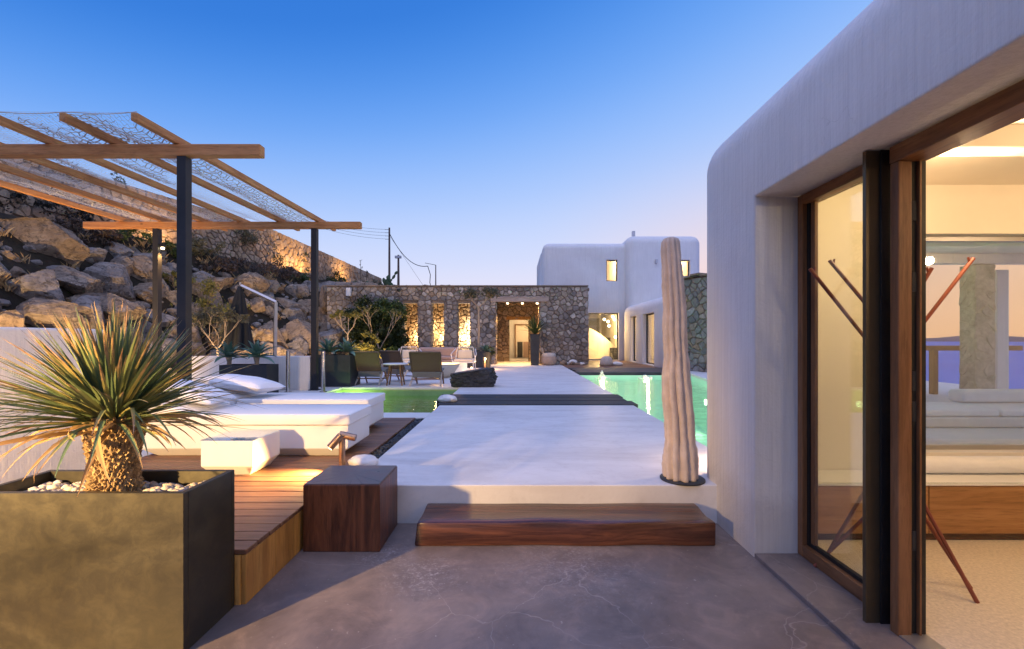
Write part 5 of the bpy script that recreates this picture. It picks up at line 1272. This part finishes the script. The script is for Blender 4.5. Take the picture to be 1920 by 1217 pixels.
# barrel cacti on the rear deck
def barrel(label, loc, r, h):
    t = thing('barrel_cactus', label, 'cactus', loc); rings = []
    for k in range(14):
        a = PI*.5*(k/13)*1.0; zz = h*math.sin(a*1.0); rr = r*math.cos(a)**.6 if k < 13 else .01
        if k < 3: rr *= (.82, .93, .99)[k]
        rings.append([(rr*(1+.07*math.cos(th*16))*math.cos(th), rr*(1+.07*math.cos(th*16))*math.sin(th), zz) for th in [2*PI*i/96 for i in range(96)]])
    MB().loft(rings).build('body', 'pale_wood', t, smooth='all'); return t
barrel('ribbed pale barrel cactus ball on the pool deck before the big lit window', (P(1137, 0, 19.0).x, 19.0, Z0), .27, .40)
tag(blob(401, .26, .2, .1, 3, .15, flat=-.07).build('flat_stone', 'sea_stone', None, smooth='all', loc=(P(1157, 0, 19).x, 19.1, Z0+.07)), 'flat pale stone next to the barrel cactus ball', 'stone')

# ================================================================== HILLSIDE: BOULDERS
def hill_hit(px, py, hmin=7.0):
    Y = hmin
    while Y < 40:
        p = P(px, py, Y)
        if p.z < hill(p.x, p.y)-0.05 and p.x < toe(Y): return p
        Y += .05
    return P(px, py, 20)
def boulder_label(p_, r_):
    px = CX+p_[0]/p_[1]*F; k = (toe(p_[1])-p_[0])/4.2
    zone = 'behind the yucca' if px < 190 else 'left of the pergola lamp post' if px < 300 else 'between the two near pergola posts' if px < 345 else 'behind the thin olive-leaved tree' if px < 430 else 'behind the closed parasol' if px < 520 else 'left of the far pergola post' if px < 590 else 'beside the end of the gatehouse wall'
    return ('large' if r_ > .62 else 'mid-sized' if r_ > .42 else 'small')+' weathered boulder '+('at the foot of the slope ' if k < .25 else 'halfway up the slope ' if k < .6 else 'high on the slope ')+zone
BL = [(62, 456, 128, 92, 'huge smooth tan boulder below the dark heather'), (45, 543, 104, 74, 'angular tan boulder wedged under the huge smooth boulder'), (122, 528, 116, 56, 'broad tan boulder in the middle of the slope'), (194, 534, 88, 70, 'grey boulder with a split pale face'), (55, 592, 130, 58, 'warm lit boulder just above the white wall'), (178, 578, 124, 56, 'cracked pale boulder behind the yucca leaves'),
      (214, 470, 48, 30, None), (168, 484, 50, 32, None), (220, 503, 50, 42, None), (259, 511, 66, 56, 'grey cracked boulder left of the lamp post'), (271, 493, 46, 42, None), (263, 548, 62, 42, None), (325, 510, 26, 30, None), (324, 565, 28, 36, None), (249, 472, 22, 16, None), (12, 485, 30, 24, None), (323, 592, 30, 22, None),
      (402, 529, 50, 28, None), (424, 521, 22, 18, None), (477, 579, 42, 34, 'pale lit boulder seen between the parasol and its pole'), (536, 576, 54, 44, 'big grey boulder right of the parasol pole'), (544, 551, 26, 30, None), (565, 550, 38, 38, None), (572, 583, 32, 38, None), (612, 566, 28, 54, 'tall leaning boulder right of the pergola post'), (624, 611, 52, 50, 'broad grey boulder against the gatehouse wall'), (498, 632, 68, 64, 'rough lichen-covered rock behind the low white wall'), (552, 630, 66, 62, 'rough cracked rock beside the pergola post'), (494, 545, 26, 24, None), (464, 553, 20, 18, None), (300, 545, 30, 40, None), (350, 540, 40, 40, None), (390, 560, 40, 36, None), (385, 600, 50, 44, None), (430, 590, 40, 40, None), (245, 590, 60, 44, None), (290, 600, 50, 40, None), (350, 590, 40, 40, None), (440, 545, 26, 22, None), (520, 545, 22, 18, None), (455, 630, 50, 50, None), (595, 600, 40, 44, None), (600, 640, 60, 40, None), (340, 630, 70, 50, None), (405, 640, 60, 40, None), (20, 512, 40, 26, None), (150, 556, 40, 22, None), (95, 508, 34, 22, None), (232, 488, 26, 20, None), (290, 470, 26, 18, None)]
for k, (px, py, wp, hp, lab) in enumerate(BL):
    p = hill_hit(px, py); sx = wp/F*p.y*.63; sz = hp/F*p.y*.63; rg = random.Random(k+5)
    o = blob(100+k, sx, (sx+sz)*.5*rg.uniform(.8, 1.0), sz, 5 if wp > 60 else 4, .22, 1.3, None, 8, .11, 3.2).build('hill_boulder', 'boulder', None, smooth=True, loc=(p.x, p.y+.1*sx, p.z-.08*sz))
    o.rotation_euler = (rg.uniform(-.2, .2), rg.uniform(-.15, .15), rg.uniform(-.4, .4))
    tag(o, lab or boulder_label(p, sx), 'boulder', 'boulders on the slope')
# more boulders packed between the big ones
rg = random.Random(77); taken = [(p_.location.x, p_.location.y, max(p_.dimensions)*.42) for p_ in bpy.data.objects if p_.name.startswith('hill_boulder')]
tries = 0; added = 0
while added < 80 and tries < 6000:
    tries += 1; Y = rg.uniform(8, 23); x = toe(Y)-rg.uniform(.05, 3.6); r = rg.uniform(.30, .66)
    if any((x-a)**2+(Y-b_)**2 < (c_*.62+r*.62)**2 for a, b_, c_ in taken): continue
    z = hill(x, Y)
    if z < 0: continue
    o = blob(2000+added, r*1.15, r, r*.85, 4, .24, 1.2, None, 8, .11, 3).build('hill_boulder', 'boulder', None, smooth=True, loc=(x, Y, z+r*.15)); o.rotation_euler = (rg.uniform(-.3, .3), rg.uniform(-.5, .1), rg.uniform(0, 6))
    tag(o, boulder_label((x, Y), r), 'boulder', 'boulders on the slope'); taken.append((x, Y, r)); added += 1
# scree that fills the gaps
mb = MB(); rg = random.Random(17)
for k in range(420):
    Y = rg.uniform(8, 24); x = toe(Y)-rg.uniform(-.1, 4.2); z = hill(x, Y)
    if z < .1: continue
    r = rg.uniform(.05, .20); q = blob(900+k % 12, r, r*.8, r*.7, 2, .25, facet=4); a = rg.uniform(0, 6)
    mb.add([(x+v[0]*math.cos(a)-v[1]*math.sin(a), Y+v[0]*math.sin(a)+v[1]*math.cos(a), z+v[2]) for v in q.v], q.f)
o = mb.build('scree', 'boulder', None, smooth=True); o['kind'] = 'stuff'; tag(o, 'loose rubble and small stones lying between the boulders', 'rubble')

# dry grass between the rocks
mb = MB(); rg = random.Random(23)
for k in range(150):
    Y = rg.uniform(8.5, 23); x = toe(Y)-rg.uniform(.1, 4.4); z = hill(x, Y)
    if z < .1: continue
    for q in range(22):
        a = rg.uniform(0, 6.28); L = rg.uniform(.12, .34); d = Vector((math.cos(a)*.45, math.sin(a)*.45, 1)).normalized(); s_ = Vector((-math.sin(a), math.cos(a), 0))*.006
        b0 = Vector((x+rg.gauss(0, .06), Y+rg.gauss(0, .06), z)); mb.add([b0-s_, b0+s_, b0+d*L*.6+s_*.7, b0+d*L+Vector((math.cos(a), math.sin(a), -.2))*L*.2], [(0,1,2,3)])
o = mb.build('dry_grass', 'leaf_dry'); o['kind'] = 'stuff'; tag(o, 'dry straw-coloured grass tufts growing between the boulders', 'grass')

# ================================================================== PLANTS
def shrub(label, loc, rad, n, size, mat, seed, name='shrub', stems=5, cat='shrub', group=None, shell=0, up=0, long=2.2):
    t = thing(name, label, cat, loc, 0, group); rg_ = random.Random(seed); sb = MB()
    for k in range(stems):
        a = rg_.uniform(0, 6.28); sb.tube([(0, 0, -.1), (math.cos(a)*rad[0]*.25, math.sin(a)*rad[1]*.25, rad[2]*.6), (math.cos(a)*rad[0]*.6, math.sin(a)*rad[1]*.6, rad[2]*1.3)], [.02+rad[2]*.02, .014, .006], 5)
    o = sb.build('stem', 'bark', t)
    mb_ = leaves(MB(), n, (0, 0, rad[2]*.9), rad, size, seed, max(8, n//90), up, long, shell)
    mb_.build('foliage', mat, t)['kind'] = 'stuff'; return t
def at_hill(px, py): return hill_hit(px, py)
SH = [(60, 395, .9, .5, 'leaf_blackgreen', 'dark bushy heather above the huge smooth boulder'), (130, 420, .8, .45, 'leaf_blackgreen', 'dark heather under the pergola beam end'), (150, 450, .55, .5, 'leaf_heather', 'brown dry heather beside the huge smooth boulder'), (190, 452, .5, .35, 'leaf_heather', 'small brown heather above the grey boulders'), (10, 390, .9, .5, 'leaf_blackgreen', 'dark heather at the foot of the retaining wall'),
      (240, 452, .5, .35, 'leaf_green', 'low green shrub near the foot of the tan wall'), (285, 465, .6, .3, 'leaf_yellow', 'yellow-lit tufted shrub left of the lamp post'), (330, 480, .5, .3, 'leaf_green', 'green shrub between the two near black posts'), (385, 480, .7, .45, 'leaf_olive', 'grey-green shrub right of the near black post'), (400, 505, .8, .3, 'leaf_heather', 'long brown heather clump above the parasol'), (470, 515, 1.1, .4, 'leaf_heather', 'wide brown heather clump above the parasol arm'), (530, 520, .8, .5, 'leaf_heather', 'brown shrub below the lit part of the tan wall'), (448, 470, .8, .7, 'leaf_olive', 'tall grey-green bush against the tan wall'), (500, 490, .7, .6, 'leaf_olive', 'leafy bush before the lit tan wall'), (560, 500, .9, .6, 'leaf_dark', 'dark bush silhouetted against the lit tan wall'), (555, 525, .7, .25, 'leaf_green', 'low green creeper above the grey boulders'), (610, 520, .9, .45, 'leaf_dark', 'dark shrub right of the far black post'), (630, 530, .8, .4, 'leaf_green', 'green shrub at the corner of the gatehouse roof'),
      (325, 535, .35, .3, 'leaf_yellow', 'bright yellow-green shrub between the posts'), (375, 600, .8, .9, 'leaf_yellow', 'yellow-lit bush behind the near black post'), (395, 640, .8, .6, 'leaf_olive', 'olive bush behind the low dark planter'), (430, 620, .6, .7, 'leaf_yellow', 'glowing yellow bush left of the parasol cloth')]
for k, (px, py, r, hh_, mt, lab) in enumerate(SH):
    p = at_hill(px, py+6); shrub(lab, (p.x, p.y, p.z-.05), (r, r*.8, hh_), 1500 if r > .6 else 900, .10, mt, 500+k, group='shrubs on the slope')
def tree(label, loc, h, spread_, seed, leafmat, nleaf, leafsize, barkmat='bark_pale', trunk=.05, depth=3, name='small_tree', lean=(0, 0), fork=.45, clump=.22):
    t = thing(name, label, 'tree', loc); tips = []; mb_ = MB()
    top = Vector((lean[0], lean[1], h*fork)); mb_.tube([(0, 0, -.1), (lean[0]*.4+.02, lean[1]*.4, h*fork*.5), top], [trunk*1.2, trunk, trunk*.85], 8)
    rg_ = random.Random(seed)
    for k in range(3):
        a = 2*PI*k/3+rg_.uniform(-.4, .4); branches(mb_, top, (math.cos(a)*spread_, math.sin(a)*spread_, 1), h*(1-fork)*.33, trunk*.55, depth-1, rg_.random(), .7, tips, 2, .32)
    mb_.build('trunk', barkmat, t)
    lm = MB()
    for k, q in enumerate(tips): leaves(lm, max(4, nleaf//len(tips)), q, (clump, clump, clump*.7), leafsize, seed+k, 4, .2, 2.6)
    lm.build('crown', leafmat, t)['kind'] = 'stuff'; return t
p = G(420, 672, Z0); 
tree('thin olive-leaved tree standing left of the closed parasol', (P(408, 0, 12.2).x, 12.2, Z0), 2.0, .75, 3, 'leaf_olive', 2600, .08, trunk=.035, depth=4, fork=.42, clump=.2)
tree('small bare plumeria with leaf tufts before the gatehouse end', (P(652, 0, 18.2).x, 18.2, .6), 2.2, .8, 8, 'leaf_yellow', 700, .12, trunk=.04, depth=3, fork=.45, clump=.16)
tree('warm lit bare-branched tree inside the dark shrubbery', (P(712, 0, 18.4).x, 18.4, Z0), 2.6, .55, 12, 'leaf_yellow', 500, .07, trunk=.034, depth=5, fork=.26, clump=.12)
tree('slim olive tree with a high airy crown in its dark planter', (P(897, 0, 17.95).x, 17.95, Z0+.55), 2.75, 1.3, 21, 'leaf_olive', 3000, .08, trunk=.045, depth=4, fork=.66, clump=.26)
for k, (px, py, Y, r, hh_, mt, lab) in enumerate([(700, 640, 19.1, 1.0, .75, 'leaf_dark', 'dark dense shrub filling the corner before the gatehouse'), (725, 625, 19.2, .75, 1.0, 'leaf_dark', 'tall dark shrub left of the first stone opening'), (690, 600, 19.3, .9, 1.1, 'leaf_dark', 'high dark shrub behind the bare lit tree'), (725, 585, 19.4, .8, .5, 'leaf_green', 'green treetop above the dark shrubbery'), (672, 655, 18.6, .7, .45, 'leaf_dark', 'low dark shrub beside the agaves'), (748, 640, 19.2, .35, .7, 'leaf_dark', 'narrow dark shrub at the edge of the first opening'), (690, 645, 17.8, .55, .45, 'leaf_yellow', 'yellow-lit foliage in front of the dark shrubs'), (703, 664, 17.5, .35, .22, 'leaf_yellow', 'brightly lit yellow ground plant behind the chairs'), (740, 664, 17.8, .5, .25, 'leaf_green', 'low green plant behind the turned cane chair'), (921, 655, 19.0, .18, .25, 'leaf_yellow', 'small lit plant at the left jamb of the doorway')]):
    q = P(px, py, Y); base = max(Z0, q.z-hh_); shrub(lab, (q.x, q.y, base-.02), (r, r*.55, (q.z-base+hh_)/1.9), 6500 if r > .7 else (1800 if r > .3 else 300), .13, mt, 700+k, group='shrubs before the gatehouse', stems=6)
# cacti along the top of the gatehouse wall
def pear(label, loc, n, s_, seed):
    t = thing('prickly_pear', label, 'cactus', loc); rg_ = random.Random(seed); pads = [(Vector((0, 0, 0)), 0, .0)]
    for k in range(n):
        b_, a, lv = rg_.choice(pads); ang = rg_.uniform(-.7, .7); L = s_*rg_.uniform(.32, .5); c = b_+Vector((math.sin(ang)*L*.5, rg_.uniform(-.06, .06), math.cos(ang)*L*.5))
        m = blob(seed*50+k, L*.30, .045, L*.52, 2, .03, fine=0); q = Matrix.Rotation(ang, 3, 'Y') @ Matrix.Rotation(rg_.uniform(-.6, .6), 3, 'Z')
        MB().add([q @ Vector(v)+c for v in m.v], m.f).build('pad', 'cactus_green', t, smooth='all'); pads.append((b_+Vector((math.sin(ang)*L*.95, 0, math.cos(ang)*L*.95)), ang, lv+1))
    return t
for k, (px, lab, n, s_) in enumerate(((722, 'tall prickly pear beside the low utility pole', 14, .62), (737, 'prickly pear between the two utility poles', 9, .5), (690, 'low prickly pear on the wall top under the lit tan wall', 6, .6), (664, 'small prickly pear near the corner of the wall top', 5, .6))):
    Y = 23.0; pear(lab, (P(px, 0, Y).x, Y, hill(P(px, 0, Y).x, Y)), n, s_, 3+k)
for k, (px, mt, lab) in enumerate(((650, 'leaf_heather', 'brown tuft on top of the gatehouse wall corner'), (675, 'leaf_green', 'green tuft on the gatehouse wall top'), (705, 'leaf_olive', 'grey-green tuft left of the tall prickly pear'))):
    Y = 23.5; x = P(px, 0, Y).x; shrub(lab, (x, Y, hill(x, Y)), (.6, .4, .3), 500, .09, mt, 820+k, group='tufts along the wall top')
for k, (px, h_, lab) in enumerate(((675, 1.6, 'dry agave flower stalk left on the wall top'), (686, 1.1, 'shorter dry flower stalk on the wall top'))):
    Y = 24; x = P(px, 0, Y).x; z = hill(x, Y); t = thing('flower_stalk', lab, 'plant', (x, Y, z)); MB().tube([(0, 0, -.05), (.03, 0, h_*.6), (.02, 0, h_)], [.02, .015, .006], 6).build('stalk', 'bark', t)
    o = leaves(MB(), 60, (.02, 0, h_*.8), (.1, .1, h_*.25), .06, k, 8).build('seed_heads', 'leaf_heather', t); o['kind'] = 'stuff'
# little tree on the skyline behind the net and the roof of a far building
tree('scrawny tree on the skyline behind the pergola net', (P(185, 0, 19).x, 19, 6.15), 2.6, .8, 44, 'leaf_dark', 500, .12, 'bark', .05, fork=.4)

# ================================================================== UTILITY POLES AND WIRES
def pole(label, px, ytop, Y, r, arms=False):
    top = P(px, ytop, Y); zb = hill(top.x, Y)-.5; t = thing('utility_pole', label, 'pole', (top.x, Y, zb))
    MB().tube([(0, 0, 0), (0, 0, top.z-zb)], [r*1.25, r*.8], 9).build('mast', 'pole_wood', t)
    if arms:
        for k in range(4): MB().tube([(-.55, 0, top.z-zb-.25-.42*k), (.05, 0, top.z-zb-.25-.42*k)], .03, 5).build('insulator_arm', 'wire_black', t)
    return top, t
tp1, t1 = pole('tall utility pole with four side insulators on the skyline', 730, 427, 60, .14, True)
tp2, t2 = pole('short thick pole with a small box on the skyline', 747, 478, 48, .12)
zb = t2.location.z; MB().box(-.35, .3, -.15, .15, tp2.z-zb-.35, tp2.z-zb-.1).build('box', 'camera_box', t2)
tp3, t3 = pole('thin leaning mast on the skyline behind the gatehouse', 817, 497, 55, .07)
MB().tube([(0, 0, tp3.z-t3.location.z), (-1.3, 0, tp3.z-t3.location.z+.25)], .03, 5).build('bracket', 'wire_black', t3)
def wire(label, pts, sag, r=.022):
    a, c = Vector(pts[0]), Vector(pts[1]); o = MB().tube([a+(c-a)*(i/20)-Vector((0, 0, sag*4*(i/20)*(1-i/20))) for i in range(21)], r, 5).build('overhead_wire', 'wire_black'); tag(o, label, 'wire', 'overhead wires')
for k in range(4):
    a = tp1-Vector((.5, 0, .22+.42*k)); wire(('top', 'second', 'third', 'lowest')[k]+' of the four wires running left from the tall pole', (a, P(560, 398+5*k, 62)), .5, .016)
wire('sagging thick cable from the tall pole to the thin mast', (tp1-Vector((0, 0, .7)), P(802, 499, 55)), 1.3, .045)
wire('thin stay wire dropping from the tall pole behind the wall', (tp1-Vector((0, 0, 1.0)), P(800, 545, 58)), 0, .015)
o = MB().tube([P(802, 499, 55), P(807, 515, 55), P(806, 530, 55), P(810, 545, 55)], .045, 5).build('overhead_wire', 'wire_black'); tag(o, 'cable end curling down beside the thin mast', 'wire', 'overhead wires')

# ================================================================== GARDEN LIGHTS ON THE SLOPE
def uplight(label, loc, target, e, spot=90, color=WARM):
    t = thing('garden_uplight', label, 'lamp', loc); d = (Vector(target)-Vector(loc)).normalized()
    MB().tube([(0, 0, -.08), (0, 0, .05)], .015, 6).build('spike', 'steel_black', t); MB().tube([Vector((0, 0, .06))-d*.04, Vector((0, 0, .06))+d*.06], [.035, .045], 10).build('head', 'steel_black', t); MB().tube([Vector((0, 0, .06))+d*.0605, Vector((0, 0, .06))+d*.063], .036, 10).build('lens', 'bulb_soft', t)
    l = lamp('uplight_lamp', 'SPOT', Vector((0, 0, .06))+d*.07, e, color, t, .04, None, spot, .8); l.rotation_euler = d.to_track_quat('-Z', 'Y').to_euler(); return t
for k, (px, Y, e, lab) in enumerate(((300, 17.2, 160, 'garden uplight at the tan wall left of the lamp post'), (548, 24.2, 320, 'garden uplight at the tan wall left of the far post'), (575, 26.0, 420, 'garden uplight at the tan wall behind the far post'), (640, 32.0, 420, 'garden uplight at the far end of the tan wall'))):
    x = wallx(Y)+1.1; z = hill(x, Y)+.05; uplight(lab, (x, Y, z), (wallx(Y)-.1, Y, z+1.3), e*1.3, 150)
for k, (x, Y, tx, ty, tz, e, lab) in enumerate(((-7.4, 7.0, -9.6, 9.4, 1.9, 420, 'garden uplight among the lowest boulders behind the white wall'), (-8.7, 10.6, -10.2, 12.4, 2.4, 110, 'garden uplight by the lamp post below the boulders'), (-8.0, 11.2, -8.9, 12.8, 1.2, 70, 'garden uplight under the yellow bushes'), (-6.9, 14.0, -9.0, 17.5, 2.4, 160, 'garden uplight behind the parasol pole'), (-5.9, 16.6, -5.6, 18.4, 1.4, 70, 'garden uplight below the bare lit tree'), (-5.0, 16.9, -5.4, 18.6, 1.2, 40, 'second garden uplight in the dark shrubbery'))):
    uplight(lab, (x, Y, Z0), (tx, ty, tz), e*4.2, 125, (1, .64, .29))
